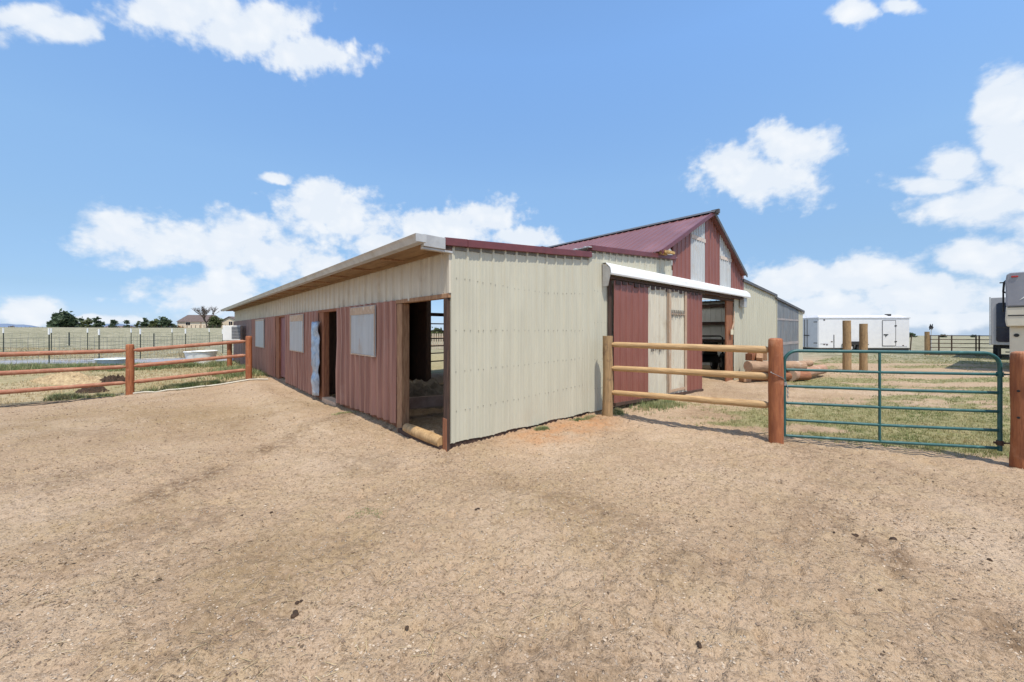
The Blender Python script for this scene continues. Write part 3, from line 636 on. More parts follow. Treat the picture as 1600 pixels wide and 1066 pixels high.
b = MB(); sheet(b, 'y', .0, 8.0, 19.66, .0, 2.46, 1); P(b, 'wall', m_tan)
# --- gable: alternating burgundy and translucent sheets
RZ = lambda a: 4.87 - abs(a - 8.54) * .50
def gsheet(x0, x1, m, name='wall', zb=2.6, minor=.004, pitch=.2286):
    b = MB(); xs = sorted({x0, x1, 8.54} if x0 < 8.54 < x1 else {x0, x1})
    for a, c in zip(xs, xs[1:]): sheet(b, 'x', a, c, -.02, zb, lambda q: RZ(q) - .04, -1, pitch=pitch, minor=minor, phase=x0 + .03)
    return P(b, name, m)
gsheet(6.34, 7.35, m_burg); gsheet(7.36, 8.27, m_fiber, 'skylight_panel', minor=0, pitch=.076 * 2); gsheet(8.28, 9.33, m_burg)
gsheet(9.34, 10.24, m_fiber, 'skylight_panel', minor=0, pitch=.076 * 2); gsheet(10.25, 11.40, m_burg)
gm_ = (mat('timber_seen_through', (.60, .52, .46), (.52, .42, .36), 8, .8))
for q in ((7.36, 8.27, -.0425, -.040, 4.02, 4.12), (9.34, 10.24, -.0425, -.040, 3.72, 3.82)): b = MB(); b.box(*q); P(b, 'gable_girt', gm_)
b = MB(); b.box(6.4, 11.4, .0, .12, 2.52, 2.75); b.box(6.4, 11.4, .03, .1, 3.1, 3.2); P(b, 'door_lintel', m_darkwood)
# right-hand tan walls
b = MB(); sheet(b, 'x', 10.58, 11.40, 0.004, .02, 2.66, -1, phase=.1); sheet(b, 'x', 11.41, 15.27, .0, .02, lambda a: 3.24 - (a - 11.4) * .072, -1, phase=.1); P(b, 'wall', m_tan)
b = MB(); sheet(b, 'x', 15.29, 18.85, .0, .05, lambda a: 2.85 - (a - 15.2) * .087, -1, pitch=.152, minor=0, phase=.1); fp = P(b, 'translucent_wall', m_fiber_dark)
b = MB(); b.box(15.3, 18.84, -.0225, -.020, .95 + .05, 1.12); b.box(15.3, 18.84, -.0225, -.020, 2.02, 2.10); P(b, 'girt', mat('timber_seen_dim', (.36, .32, .31), (.28, .26, .26), 8, .7), fp)
b = MB(); sheet(b, 'x', 18.86, 19.68, .0, .05, lambda a: 2.85 - (a - 15.2) * .087, -1, phase=.1); P(b, 'wall', m_tan)
b = MB(); b.box(15.26, 15.31, -.03, -.0, .02, 2.85); P(b, 'corner_trim', m_tan)
b = MB(); b.tube([(19.75, -.06, 2.42), (19.75, 8.2, 2.42)], .05, 8); P(b, 'gutter', m_white)
# big doorway jamb
post(10.02, 10.57, .03, .08, 0, 2.55, m_wood_red, 'door_jamb')
# hood over the sliding door
b = MB(); x0, x1 = 3.42, 11.42; pf = [(-.02, 2.90), (-.10, 2.90), (-.205, 2.80), (-.225, 2.69), (-.215, 2.66), (-.205, 2.665), (-.195, 2.795), (-.095, 2.885), (-.02, 2.885)]
n = len(pf); b.add([(x0, a, z) for a, z in pf] + [(x1, a, z) for a, z in pf], [(i, n + i, n + (i + 1) % n, (i + 1) % n) for i in range(n)])
bevel(P(b, 'door_hood', m_white), .002)
b = MB(); b.add([(x0 + .003, a, z) for a, z in ((-.03, 2.89), (-.2, 2.79), (-.2, 2.66), (-.15, 2.45), (-.03, 2.45))] + [(x0 + .013, a, z) for a, z in ((-.03, 2.89), (-.2, 2.79), (-.2, 2.66), (-.15, 2.45), (-.03, 2.45))], [(0, 1, 2, 3, 4), (9, 8, 7, 6, 5), (0, 5, 6, 1), (1, 6, 7, 2), (2, 7, 8, 3), (3, 8, 9, 4)])
P(b, 'hood_end', m_galv)
b = MB(); b.box(11.0, 11.25, -.16, -.03, 2.35, 2.66); P(b, 'hood_end', m_galv)
b = MB(); b.box(3.5, 11.35, -.12, -.06, 2.60, 2.66); P(b, 'door_track', m_rust)
# sliding door
zb = lambda a: .17 - .034 * (a - 3.7)
b = MB(); sheet(b, 'x', 3.70, 5.02, -.10, zb, 2.58, -1, warp=.008, phase=.05); sheet(b, 'x', 6.92, 7.86, -.10, zb, 2.58, -1, phase=.05); sheet(b, 'x', 5.03, 5.96, -.10, zb, 2.58, -1, warp=.004, phase=.05, mi=1); sheet(b, 'x', 5.97, 6.91, -.10, zb, 2.58, -1, warp=.004, phase=.05, mi=1)
sd_ = P(b, 'sliding_door', [m_burg, m_tan_old])
b = MB()
m_wd = mat('door_batten', (.50, .36, .25), (.36, .24, .16), 6, .8, stretch=(6, 6, .8), c3=(.46, .42, .34), s3=5)
for a, ww in ((5.93, .11), (6.76, .12), (5.86, .03)): b.hexa([(a, -.135, zb(a) + .04), (a + ww, -.135, zb(a) + .04), (a + ww, -.123, zb(a) + .04), (a, -.123, zb(a) + .04)], [(a, -.135, 2.56), (a + ww, -.135, 2.56), (a + ww, -.123, 2.56), (a, -.123, 2.56)])
b.box(6.02, 6.76, -.133, -.123, .14, .20); b.box(6.04, 6.76, -.133, -.123, 1.98, 2.01)
P(b, 'batten', m_wd, sd_)
m_worn = mat('worn_grey_strip', (.24, .21, .18), (.17, .15, .13), 20, .8)
for x_, z_, n_ in ((5.10, 1.22, 9), (6.02, 2.03, 8)):
    b = MB(); prev = []
    b.box(x_ - .02, x_ + n_ * .095, -.1255, -.1245, z_ - .008, z_ + .008)
    for k in range(n_): b.box(x_ + k * .095, x_ + k * .095 + .035, -.1375, -.1235, z_ - .05 - .05 * random.random(), z_ + .06)
    P(b, 'chew_marks', m_worn, sd_)
b = MB(); b.hexa([(3.7, -.14, zb(3.7) - .05), (7.87, -.14, zb(7.87) - .05), (7.87, -.08, zb(7.87) - .05), (3.7, -.08, zb(3.7) - .05)], [(3.7, -.14, zb(3.7) + .01), (7.87, -.14, zb(7.87) + .01), (7.87, -.08, zb(7.87) + .01), (3.7, -.08, zb(3.7) + .01)]); P(b, 'bottom_rail', m_rust, sd_)
b = MB()
for k in range(18): b.box(3.74 + k * .2286, 3.90 + k * .2286, -.128, -.118, 2.50 + .02 * (k % 3), 2.585)
P(b, 'top_closure', mat('dark_foam', (.09, .06, .055), (.06, .04, .04), 20, .9), sd_)
b = MB(); b.tube([(7.80, -.13, 1.02), (7.80, -.17, 1.03), (7.80, -.17, 1.16), (7.80, -.13, 1.17)], .008, 6); P(b, 'handle', m_rust, sd_)
b = MB(); b.box(3.60, 3.695, -.05, -.025, .1, 2.6); P(b, 'door_jamb', m_darkwood)

# hanging tag with cords at the jamb
tg = thing('hanging_tag', 'small cream tag hanging on cords beside the open barn doorway', 'tag', bw(10.3, -.02, 1.6), BA)
b = MB(); b.box(-.11, .11, -.02, -.008, -.13, .03); b.build('tag_plate', mat('cream_card', (.68, .62, .45), (.6, .54, .4), 9, .7), tg)
b = MB(); b.tube([(-.03, -.014, .03), (.12, -.012, .22), (.24, 0, .62)], .008, 6); b.tube([(.05, -.014, .03), (.2, -.012, .26), (.25, 0, .62)], .008, 6); b.build('cord', m_ply, tg)

# lumber lying inside the stable, seen through the first doorway
b = MB(); b.box(-1.4, 1.4, -.04, .04, 0, .20); o = b.build('timber_beam', mat('worn_beam', (.42, .29, .23), (.3, .2, .16), 6, .9), None)
p = bw(1.35, 1.95); o.location = (p.x, p.y, .16); o.rotation_euler = (0, 0, BA + R(-14)); tag(o, 'worn pinkish beam lying on the dirt floor inside the nearest doorway', 'timber')
def mound(name, cx, cy, rx, ry, h, m, label, cat, group=None, seed=0, n=26):
    b = MB(); vs = []; fs = []; base = hfull(cx, cy)
    for i in range(n + 1):
        for j in range(n + 1):
            x, y = (2 * i / n - 1), (2 * j / n - 1); rr = math.hypot(x, y); k = max(0, 1 - rr * rr)
            nn = noise.fractal(Vector((x * 2.2 + seed, y * 2.2, seed)), 1, 2, 5)
            vs.append((x * rx, y * ry, (h * k * (1 + .5 * nn) + h * (.45 * noise.noise(Vector((x * 7, y * 7, seed))) + .3 * noise.noise(Vector((x * 18, y * 18, seed)))) * k ** .5) - .03))
    for i in range(n):
        for j in range(n): a = i * (n + 1) + j; fs.append((a, a + n + 1, a + n + 2, a + 1))
    b.add(vs, fs); o = b.build(name, m, smooth=True); o.location = (cx, cy, base); return tag(o, label, cat, group)
p = bw(1.5, 3.4); mound('straw_mound', p.x, p.y, 1.2, 1.0, .42, mat('old_bedding', (.26, .22, .17), (.15, .12, .09), 8, .95, 0, .8, 25), 'heap of grey straw bedding inside the stable behind the beam', 'straw heap', seed=5)

# pipe panel behind the stable
pg = thing('corral_gate', 'dark pipe livestock panel closing the back of the stable passage', 'gate', bw(4.0, 8.25), BA)
for z_ in (.45, .75, 1.02, 1.3, 1.58, 1.85):
    b = MB(); b.tube([(0, 0, z_), (2.2, 0, z_)], .022, 8); b.build('rail', m_rust, pg)
for x_ in (0, 2.2):
    b = MB(); b.tube([(x_, 0, -.02), (x_, 0, 1.9)], .028, 8); b.build('upright', m_rust, pg)

# machine parked inside the big doorway
mv = thing('utility_vehicle', 'dark small tractor parked in the shade inside the open doorway', 'tractor', bw(12.9, 1.75, .03), BA + R(215))
b = MB(); b.hexa([(-.9, -.33, .35), (.5, -.4, .35), (.5, .4, .35), (-.9, .33, .35)], [(-.85, -.28, .78), (.3, -.36, .66), (.3, .36, .66), (-.85, .28, .78)]); bevel(b.build('body', mat('dark_vehicle_paint', (.035, .035, .04), (.02, .02, .02), 8, .3), mv), .05, 3)
b = MB(); b.box(.25, .65, -.24, .24, .66, .78); b.box(.58, .7, -.24, .24, .78, 1.15); bevel(b.build('seat', m_black, mv), .04, 3)
for x_, y_, r_ in ((-.65, -.45, .25), (-.65, .45, .25), (.45, -.5, .36), (.45, .5, .36)):
    b = MB(); b.tube([(0, -.1, 0), (0, -.08, 0), (0, .08, 0), (0, .1, 0)], [r_ * .85, r_, r_, r_ * .85], 20); wv = b.build('wheel', m_black, mv, smooth=True, loc=(x_, y_, r_))
    b = MB(); b.tube([(0, -.108, 0), (0, .108, 0)], r_ * .5, 14); b.build('rim', mat('rim_grey', (.35, .35, .35), None, 8, .4, .5), wv)
b = MB(); b.tube([(-.2, 0, .7), (.05, 0, 1.0)], .02, 8)
b.tube([(.06 + .17 * math.cos(t_) * .5, .17 * math.sin(t_), 1.02 + .17 * math.cos(t_) * .85) for t_ in np.linspace(0, 2 * math.pi, 17)], .014, 6, caps=False); b.build('steering_wheel', m_black, mv)
b = MB(); b.tube([(.72, -.38, .5), (.72, -.38, 1.3), (.72, -.3, 1.36), (.72, .3, 1.36), (.72, .38, 1.3), (.72, .38, .5)], .028, 8); b.build('roll_bar', m_black, mv)
ml_ = mat('lamp_lens', (.6, .6, .62), None, 8, .1)
for q in (-.24, .1): b = MB(); b.box(-.93, -.9, q, q + .14, .55, .66); b.build('headlight', ml_, mv)

# ------------------------------------------------------------------ logs
def log(name, p0, p1, r0, r1, m, parent, base=(0, 0, 0), n=16, knots=.12, dome=False, tenon=0, seed=None):
    p0, p1 = Vector(p0) - Vector(base), Vector(p1) - Vector(base); Lg = (p1 - p0).length; K = max(6, int(Lg / .12)); sd0 = seed if seed is not None else random.random() * 50
    b = MB(); vs = []; fs = []; rings = []
    for i in range(K + 1):
        t_ = i / K; r_ = r0 + (r1 - r0) * t_; rings.append((t_ * Lg, r_))
    if dome:
        zt, rt = rings.pop(); rings += [(zt - rt * .30, rt * .99), (zt - rt * .12, rt * .90), (zt - rt * .02, rt * .68), (zt, rt * .3)]
    if tenon:
        rings = [(0, r0 * .5), (tenon * .5, r0 * .62), (tenon, r0 * .95)] + [q for q in rings if tenon * 1.5 < q[0] < Lg - tenon * 1.5] + [(Lg - tenon, r1 * .95), (Lg - tenon * .5, r1 * .62), (Lg, r1 * .5)]
    bow = random.uniform(-.012, .012) * Lg / 3
    for z_, r_ in rings:
        t_ = z_ / Lg; ox = bow * math.sin(math.pi * t_)
        for k in range(n):
            a = 2 * math.pi * k / n; q = r_ * (1 + knots * noise.noise(Vector((math.cos(a) * 1.2 + sd0, math.sin(a) * 1.2, z_ * 1.6))) + knots * .5 * noise.noise(Vector((math.cos(a) * 3, math.sin(a) * 3 + sd0, z_ * 6))))
            vs.append((math.cos(a) * q + ox, math.sin(a) * q, z_))
    for i in range(len(rings) - 1):
        for k in range(n): a, c = i * n + k, i * n + (k + 1) % n; fs.append((a, c, c + n, a + n))
    fs += [tuple(reversed(range(n))), tuple(range((len(rings) - 1) * n, len(rings) * n))]
    b.add(vs, fs); o = b.build(name, m, parent, smooth=True, loc=p0); o.rotation_mode = 'QUATERNION'; o.rotation_quaternion = (p1 - p0).to_track_quat('Z', 'Y'); return o
# natural pine fence between barn and gate
B0 = (1.75, 7.02, 0); rf = thing('log_fence', 'three rail peeled pine fence between the barn wall and green gate', 'fence', B0)
log('post', (1.75, 7.02, -.25), (1.75, 7.02, 1.50), .098, .090, m_log_grey, rf, B0, dome=False)
for za, zb_ in ((1.345, 1.315), (.915, .925), (.475, .505)): log('rail', (1.79, 6.99, za), (3.80, 5.62, zb_), .048, .055, m_log_tan, rf, B0, knots=.06, tenon=.07)
log('post', (3.83, 5.58, -.3), (3.83, 5.58, 1.49), .094, .092, m_log_red, rf, B0, dome=True)
# right gate post
gp = thing('gate_post', 'thick red stained round post with a long split, hinge side of green gate', 'post', (6.39, 4.78, 0))
log('timber', (6.39, 4.78, -.4), (6.39, 4.78, 1.34), .128, .112, m_log_red, gp, (6.39, 4.78, 0), dome=True, n=24)
b = MB(); pts = [(-.085 - .012 * math.sin(z * 7), -.098, z) for z in np.linspace(-.1, 1.2, 16)]
b.tube(pts, [.004 + .004 * math.sin(i / 15 * math.pi) for i in range(16)], 6); b.build('split', m_black, gp)
for z_ in (.85, .52):
    b = MB(); b.tube([(-.127, -.03, z_), (-.105, -.02, z_)], .014, 8); b.build('bolt', m_black, gp)
# gate
GA = Vector((3.97, 5.60, 0)); GB = Vector((6.34, 4.99, 0)); ga = math.atan2(GB.y - GA.y, GB.x - GA.x); GW = (GB - GA).length
gt = thing('farm_gate', 'green tubular steel farm gate with six rails and rounded top corners', 'gate', (GA.x, GA.y, 0), ga)
top, bot, rc = 1.305, .055, .17; q = .023
pts = [(0, 0, bot), (0, 0, top - rc)] + [(rc - rc * math.cos(t_), 0, top - rc + rc * math.sin(t_)) for t_ in np.linspace(.2, math.pi / 2, 8)] + [(GW - rc, 0, top)] + [(GW - rc + rc * math.sin(t_), 0, top - rc + rc * math.cos(t_)) for t_ in np.linspace(.2, math.pi / 2, 8)] + [(GW, 0, bot - .02)]
b = MB(); b.tube(pts, q, 14); b.build('frame', m_gate, gt, smooth=True)
for z_ in (bot + .015, .30, .545, .79, 1.03):
    b = MB(); sg = (GW) / 2
    b.tube([(q, 0, z_ + .0), (GW * .5, 0, z_ - .008), (GW - q, 0, z_)], .0195, 12); b.build('rail', m_gate, gt, smooth=True)
b = MB(); b.tube([(GW * .47, -.004, bot), (GW * .47, -.004, top)], .0155, 10); b.build('upright', m_gate, gt, smooth=True)
for z_ in (1.03, .14):
    b = MB(); b.tube([(GW, 0, z_ - .03), (GW, 0, z_ + .03)], .034, 12); b.tube([(GW + .01, 0, z_), (GW + .10, .0, z_), (GW + .13, -.01, z_ - .02)], .010, 8); b.box(GW - .06, GW + .05, -.012, .012, z_ - .012, z_ + .012); b.build('hinge', m_gate if z_ > 1 else m_rust, gt)
b = MB(); b.tube([(0, 0, .80), (0, 0, .85)], .033, 12); b.build('latch_ring', m_chain, gt)
ch = thing('gate_chain', 'galvanised chain wrapped round the red post and tied to gate', 'chain', (3.83, 5.58, 0))
path = []
for t_ in np.linspace(0, 1, 34):
    if t_ < .7: a = R(200 + 190 * t_ / .7); path.append(Vector((.103 * math.cos(a), .103 * math.sin(a), 1.0 - .17 * t_ / .7)))
    else: k = (t_ - .7) / .3; path.append(Vector((.103 * math.cos(R(390)), .103 * math.sin(R(390)), .83)).lerp(Vector((.155, .01, .80)), k) + Vector((0, 0, -.03 * math.sin(k * 3.1))))
b = MB()
for i in range(len(path) - 1):
    a, c = path[i], path[i + 1]; t_ = (c - a).normalized(); s_ = t_.cross(Vector((0, 0, 1)) if i % 2 else a.normalized() if a.length else Vector((1, 0, 0))).normalized(); mid_ = (a + c) / 2
    b.tube([mid_ + t_ * .013 * math.cos(w_) + s_ * .0075 * math.sin(w_) for w_ in np.linspace(0, 2 * math.pi, 9)], .0032, 5, caps=False)
b.build('chain_links', m_chain, ch)
b = MB()
for i in range(6):
    z_ = .78 - i * .03; b.tube([Vector((.17 + .01 * (i % 2), .0, z_)) + Vector(((.008 * math.sin(w_)) if i % 2 else 0, 0 if i % 2 else .008 * math.sin(w_), .018 * math.cos(w_))) for w_ in np.linspace(0, 2 * math.pi, 9)], .0035, 5, caps=False)
b.build('chain_tail', m_chain, ch)
# left red fence
def gnd(x, y): return hfull(x, y)
LP_ = [(-13.25, 9.2), (-11.19, 11.25), (-8.70, 12.70)]
B1 = (LP_[1][0], LP_[1][1], 0); lf = thing('log_fence', 'faded red three rail log fence on the left side of the yard', 'fence', B1)
tops = [1.15, 1.20, 1.42]
for (x, y), tz in zip(LP_, tops): log('post', (x, y, -.7), (x, y, tz), .098 if tz < 1.3 else .095, .09, m_log_red, lf, B1, dome=True)
RZs = [(.99, 1.01, 1.255), (.52, .545, .79), (.04, .08, .31)]
for za, zb_, zc_ in RZs:
    for i, (z0, z1) in enumerate(((za, zb_), (zb_, zc_))):
        a, c = Vector((*LP_[i], z0)), Vector((*LP_[i + 1], z1)); dd = (c - a).normalized(); log('rail', a + dd * .08, c - dd * .08, .060, .052, m_log_pink, lf, B1, knots=.07, tenon=.08)
# far post under the white cooler
pk = thing('fence_post', 'short brown wooden post beneath the white box by the far barn corner', 'post', (-13.1, 17.8, 0)); log('timber', (-13.1, 17.8, -.5), (-13.1, 17.8, 1.12), .10, .10, m_log_red, pk, (-13.1, 17.8, 0))
cb = thing('cooler_box', 'white boxy cooler with dark grille standing by far barn corner', 'cooler', (-12.95, 17.85, 1.14), R(20))
b = MB(); b.box(-.33, .36, -.3, .3, 0, .68); bevel(b.build('housing', m_white, cb), .02)
b = MB(); b.box(.02, .36, -.312, -.302, .08, .64); g_ = b.build('grille', mat('grille_grey', (.14, .15, .17), (.1, .1, .12), 9, .5), cb)
b = MB()
for i in range(8): b.box(.03, .35, -.322, -.312, .10 + i * .068, .118 + i * .068)
b.build('slats', m_galv, g_)

# white pole on the ground and black hose
b = MB(); a, c = Vector((-11.0, 11.15, 0)), Vector((-8.1, 12.75, 0)); pts = [(a.lerp(c, t_).x, a.lerp(c, t_).y, gnd(*a.lerp(c, t_).xy) + .035) for t_ in np.linspace(0, 1, 14)]
b.tube(pts, .024, 8); tag(b.build('white_pipe', mat('white_pvc', (.58, .54, .44), (.45, .41, .33), 6, .5), smooth=True), 'long white pipe lying on the ground under the red fence', 'pipe')
b = MB()
for off in (0, .28): b.tube([(x, y, gnd(x, y) + .012) for x, y in [(-11.3 - 2.2 * t_ + .05 * math.sin(t_ * 9), 10.85 - off - (2.1 + off) * t_ + .06 * math.sin(t_ * 13 + off)) for t_ in np.linspace(0, 1, 30)]], .011, 6)
tag(b.build('black_hose', m_black, smooth=True), 'thin black hose looped along the ground beneath the left red fence', 'hose')

# stock tubs
def tub(x, y, r, h, ry, m, label, group=None):
    t = thing('stock_tub', label, 'tub', (x, y, gnd(x, y)), 0, group)
    b = MB(); prof = [(r * .78, 0), (r * .95, h * .75), (r, h), (r * 1.05, h), (r * 1.05, h * .94)]; prof_in = [(r * .93, h * .98), (r * .72, .05), (.01, .05)]; full = [(.01, 0)] + prof[:3] + [(r * 1.05, h * .97), (r * 1.0, h * 1.02)] + prof_in; K = 24
    vs = [(a * math.cos(2 * math.pi * k / K), a * ry * math.sin(2 * math.pi * k / K), z) for a, z in full for k in range(K)]
    fs = [(i * K + k, i * K + (k + 1) % K, (i + 1) * K + (k + 1) % K, (i + 1) * K + k) for i in range(len(full) - 1) for k in range(K)]
    b.add(vs, fs); b.build('shell', m, t, smooth=True)
    b = MB(); b.tube([(r * 1.03 * math.cos(w_), r * ry * 1.03 * math.sin(w_), h) for w_ in np.linspace(0, 2 * math.pi, 25)], .03, 6, caps=False); b.build('rim', m, t, smooth=True)
tub(-18.3, 17.6, .62, .40, .8, m_tub, 'low pale blue tub in the grass behind left fence post'); 
tub(-17.2, 20.9, .50, .55, 1, m_white, 'white round tub, the farther of two standing together past the fence'); tub(-16.0, 20.0, .52, .66, 1, m_white, 'taller white tub with narrow foot standing nearest the barn')

# manure heaps
mound('manure_pile', -13.9, 13.4, .5, .34, .26, m_manure, 'dark manure pile behind the left fence close to its middle post', 'manure', 'dark manure piles behind the fence', 1, n=44)
mound('manure_pile', -13.0, 11.9, .5, .3, .2, m_manure, 'dark manure pile low behind bottom rail, farther from the middle post', 'manure', 'dark manure piles behind the fence', 2, n=44)
mound('straw_heap', -15.3, 13.2, 1.3, .6, .30, mat('straw_heap', (.50, .38, .22), (.30, .21, .12), 12, .95, 0, .8, 30), 'pale straw heap behind the left fence beside the manure piles', 'straw heap', seed=3, n=44)
# droppings in the yard
DROP = [(745, 802, .05), (1336, 832, .055), (1396, 840, .07), (1303, 830, .03), (1543, 869, .05), (250, 903, .045), (378, 805, .05), (342, 860, .03), (462, 958, .06), (468, 942, .05), (635, 980, .04), (1374, 923, .03), (1095, 1010, .05), (424, 803, .035)]
WHERE = ['dark dropping lying alone in the middle of the yard', 'dark dropping left of the larger clod in right yard', 'largest black clod on the dirt in front of the gate', 'tiny dark dropping at the left of the clods by the gate', 'dark dropping at the far right of the bare yard', 'small black dropping in the lower left yard', 'left clod of the two beside the pale scuffed patch', 'small brown dropping left of centre in the yard', 'dark clod nearest the bottom left of the yard', 'smaller clod just behind the nearest dark one', 'brown dropping low in the middle of the yard', 'small dark dropping in lower right yard', 'greenish brown dropping near bottom right of centre', 'small clod to the right of the scuffed patch pair']
for i, ((px, py, s_), lb) in enumerate(zip(DROP, WHERE)):
    q = at(px, py); s_ *= .55; b = MB(); n_ = 3 if s_ > .028 else 2
    for k in range(n_):
        ox, oy = random.uniform(-.5, .5) * s_, random.uniform(-.4, .4) * s_; rr = s_ * random.uniform(.35, .55); vs = []; fs = []; A_, B_ = 8, 5
        for ii in range(B_ + 1):
            for jj in range(A_):
                th, ph = math.pi * ii / B_, 2 * math.pi * jj / A_; dv = Vector((math.sin(th) * math.cos(ph), math.sin(th) * math.sin(ph), .7 * math.cos(th))); vs.append(dv * rr * (1 + .3 * noise.noise(dv * 2.5 + Vector((i, k, 0)))) + Vector((ox, oy, rr * .4)))
        for ii in range(B_):
            for jj in range(A_): fs.append((ii * A_ + jj, (ii + 1) * A_ + jj, (ii + 1) * A_ + (jj + 1) % A_, ii * A_ + (jj + 1) % A_))
        b.add(vs, fs)
    o = b.build('dropping', m_manure); o.location = (q.x, q.y, gnd(q.x, q.y)); tag(o, lb, 'dropping', 'horse droppings on the bare yard')

# tall poles
for x_, lb, ht, rr, i in ((523, 'taller left one of two thick wooden poles in front of trailer', 501, .135, 0), (549, 'shorter right one of two thick wooden poles in front of trailer', 506, .13, 1)):
    Y = 14.9; X = x_ / FPX * Y; t = thing('wooden_pole', lb, 'pole', (X, Y, 0), 0, 'thick wooden poles on the grass'); log('shaft', (X, Y, -.4), (X, Y, CAMH + (HOR - ht) / FPX * Y), rr, rr * .95, m_log_grey, t, (X, Y, 0), n=20, knots=.08)
    b = MB(); b.tube([(rr * .9, 0, 1.5), (rr * 1.15, 0, 1.5)], .03, 8); b.build('knot', m_darkwood, t)
# timber stack and logs by the barn corner
def lay(name, px, py, Y, ln, r_, ang, label, m, z=None, box=None, tilt=0, group=None):
    X = (px - 800) / FPX * Y; zz = (CAMH - (py - HOR) / FPX * Y) if z is None else z
    if box:
        b = MB(); b.box(-ln / 2, ln / 2, -box[0] / 2, box[0] / 2, -box[1] / 2, box[1] / 2); o = bevel(b.build(name, m), .01)
    else:
        b = MB(); K = 10; b.tube([(-ln / 2 + ln * i / K, 0, .008 * math.sin(i * 2)) for i in range(K + 1)], [r_ * (1 + .08 * math.sin(i * 1.7)) for i in range(K + 1)], 16); o = b.build(name, m, smooth=True)
    o.location = (X, Y, zz); o.rotation_euler = (0, tilt, R(ang)); return tag(o, label, 'log' if not box else 'timber', group)
def lay2(name, a, c, r_, label, m, cat='log', cut=True):
    a, c = Vector(a), Vector(c); t = thing(name, label, cat, a); o = log('stem', a, c, r_, r_ * .94, m, t, a, n=20, knots=.10)
    for q, sg, rr_ in ((a, -1, r_), (c, 1, r_ * .94)):
        b = MB(); dv = (c - a).normalized() * sg; b.tube([q - a + dv * .001, q - a + dv * .006], rr_ * .93, 18); b.build('cut_end', m_ply, t)
m_rl = mat('reddish_log', (.46, .27, .18), (.30, .17, .11), 4, .85, 0, .4, 9, (6, 6, .9), c3=(.55, .42, .32), s3=3)
lay2('log', (7.22, 11.75, .50), (9.3, 12.3, .46), .165, 'thick pale log with cut end, on top at front of the stack', m_log_old)
lay2('log', (7.35, 12.05, .17), (9.4, 12.2, .17), .155, 'lowest dark log under the timber stack by the barn wall', m_wood_red)
lay2('log', (8.7, 12.75, .47), (10.05, 12.9, .50), .10, 'slim grey log against the translucent barn wall', m_log_old)
lay2('log', (8.6, 12.85, .18), (9.9, 13.0, .18), .17, 'short brown log supporting the slim grey one', m_wood)
lay2('log', (8.75, 12.05, .18), (10.95, 13.55, .24), .175, 'thick reddish log slanting on the grass behind the gate', m_rl)
lay('timber_block', 1174, 562, 12.15, .24, 0, 20, 'squared brown block at left on top of the pale log', m_wood_red, z=.76, box=(.24, .22))
lay('timber_block', 1175, 555, 12.15, .20, 0, -12, 'smallest brown block topmost at the left of stack', m_wood_red, z=.94, box=(.18, .15))
lay('timber_block', 1187, 561, 12.0, .42, 0, 55, 'tilted orange brown beam end resting in middle of the stack', m_wood, z=.76, box=(.17, .22), tilt=-.5)
lay('timber_block', 1193, 553, 12.2, .20, 0, 60, 'upright orange block beside the red gate post', m_wood, z=.86, box=(.2, .42))
lay('timber_block', 1164, 581, 11.9, .26, 0, 10, 'flat brown offcut on the ground at left end of stack', m_wood, z=.10, box=(.22, .16))
# ------------------------------------------------------------------ cargo trailer
TX0, TY, TW, TD = 22.35, 28.0, 6.65, 2.3
tr = thing('cargo_trailer', 'white enclosed cargo trailer with shade-greyed rear doors and side door', 'trailer', (TX0, TY, 0), R(0))
tz0, tz1 = .30, 2.55
b = MB(); b.hexa([(0, 0, tz0), (TW, 0, tz0), (TW, TD, tz0), (0, TD, tz0)], [(0, 0, tz1), (TW, 0, tz1), (TW, TD, tz1), (0, TD, tz1)]); bevel(b.build('body', m_trailer, tr), .05, 3)
b = MB(); b.hexa([(-.03, -.03, tz1 - .08), (TW + .03, -.03, tz1 - .08), (TW + .03, TD, tz1 - .08), (-.03, TD, tz1 - .08)], [(-.03, -.03, tz1 + .0), (TW + .03, -.03, tz1), (TW + .03, TD, tz1), (-.03, TD, tz1)]); b.hexa([(.1, .05, tz1), (TW - .1, .05, tz1), (TW - .1, TD - .1, tz1), (.1, TD - .1, tz1)], [(.3, .5, tz1 + .17), (TW - .3, .5, tz1 + .2), (TW - .3, TD - .5, tz1 + .2), (.3, TD - .5, tz1 + .17)]); b.build('roof', mat('trailer_roof', (.7, .7, .72), None, 4, .4), tr)
b = MB(); b.box(.05, TW - .05, .02, TD - .05, tz0 - .16, tz0 - .003); b.box(TW, TW + 1.2, TD / 2 - .06, TD / 2 + .06, tz0 - .15, tz0 - .05); b.build('chassis', m_black, tr)
for y0, y1 in ((.05, TD / 2 - .01), (TD / 2 + .01, TD - .05)):
    b = MB(); b.box(-.035, -.004, y0, y1, tz0 + .05, tz1 - .12); dr = b.build('rear_door', m_trailer_door, tr)
    b = MB(); yl = y1 - .12 if y0 < 1 else y0 + .12; b.tube([(-.05, yl, tz0 + .05), (-.05, yl, tz1 - .12)], .018, 6); b.box(-.07, -.035, yl - .2, yl + .05, 1.2, 1.26); b.build('lock_bar', m_black, dr)
    for z_ in (.65, 2.2):
        b = MB(); yh = y0 if y0 < 1 else y1; b.box(-.05, -.035, yh - (.0 if y0 < 1 else .35), yh + (.35 if y0 < 1 else 0), z_, z_ + .05); b.build('hinge', m_black, dr)
b = MB(); b.box(4.65, 5.6, -.02, -.004, .50, 2.32); sdr = b.build('side_door', m_trailer, tr)
b = MB()
for x0, x1, z0, z1 in ((4.63, 4.66, .48, 2.34), (5.59, 5.62, .48, 2.34), (4.63, 5.62, 2.32, 2.35), (4.63, 5.62, .47, .50)): b.box(x0, x1, -.028, -.021, z0, z1)
b.build('door_frame', m_grey_trim, sdr)
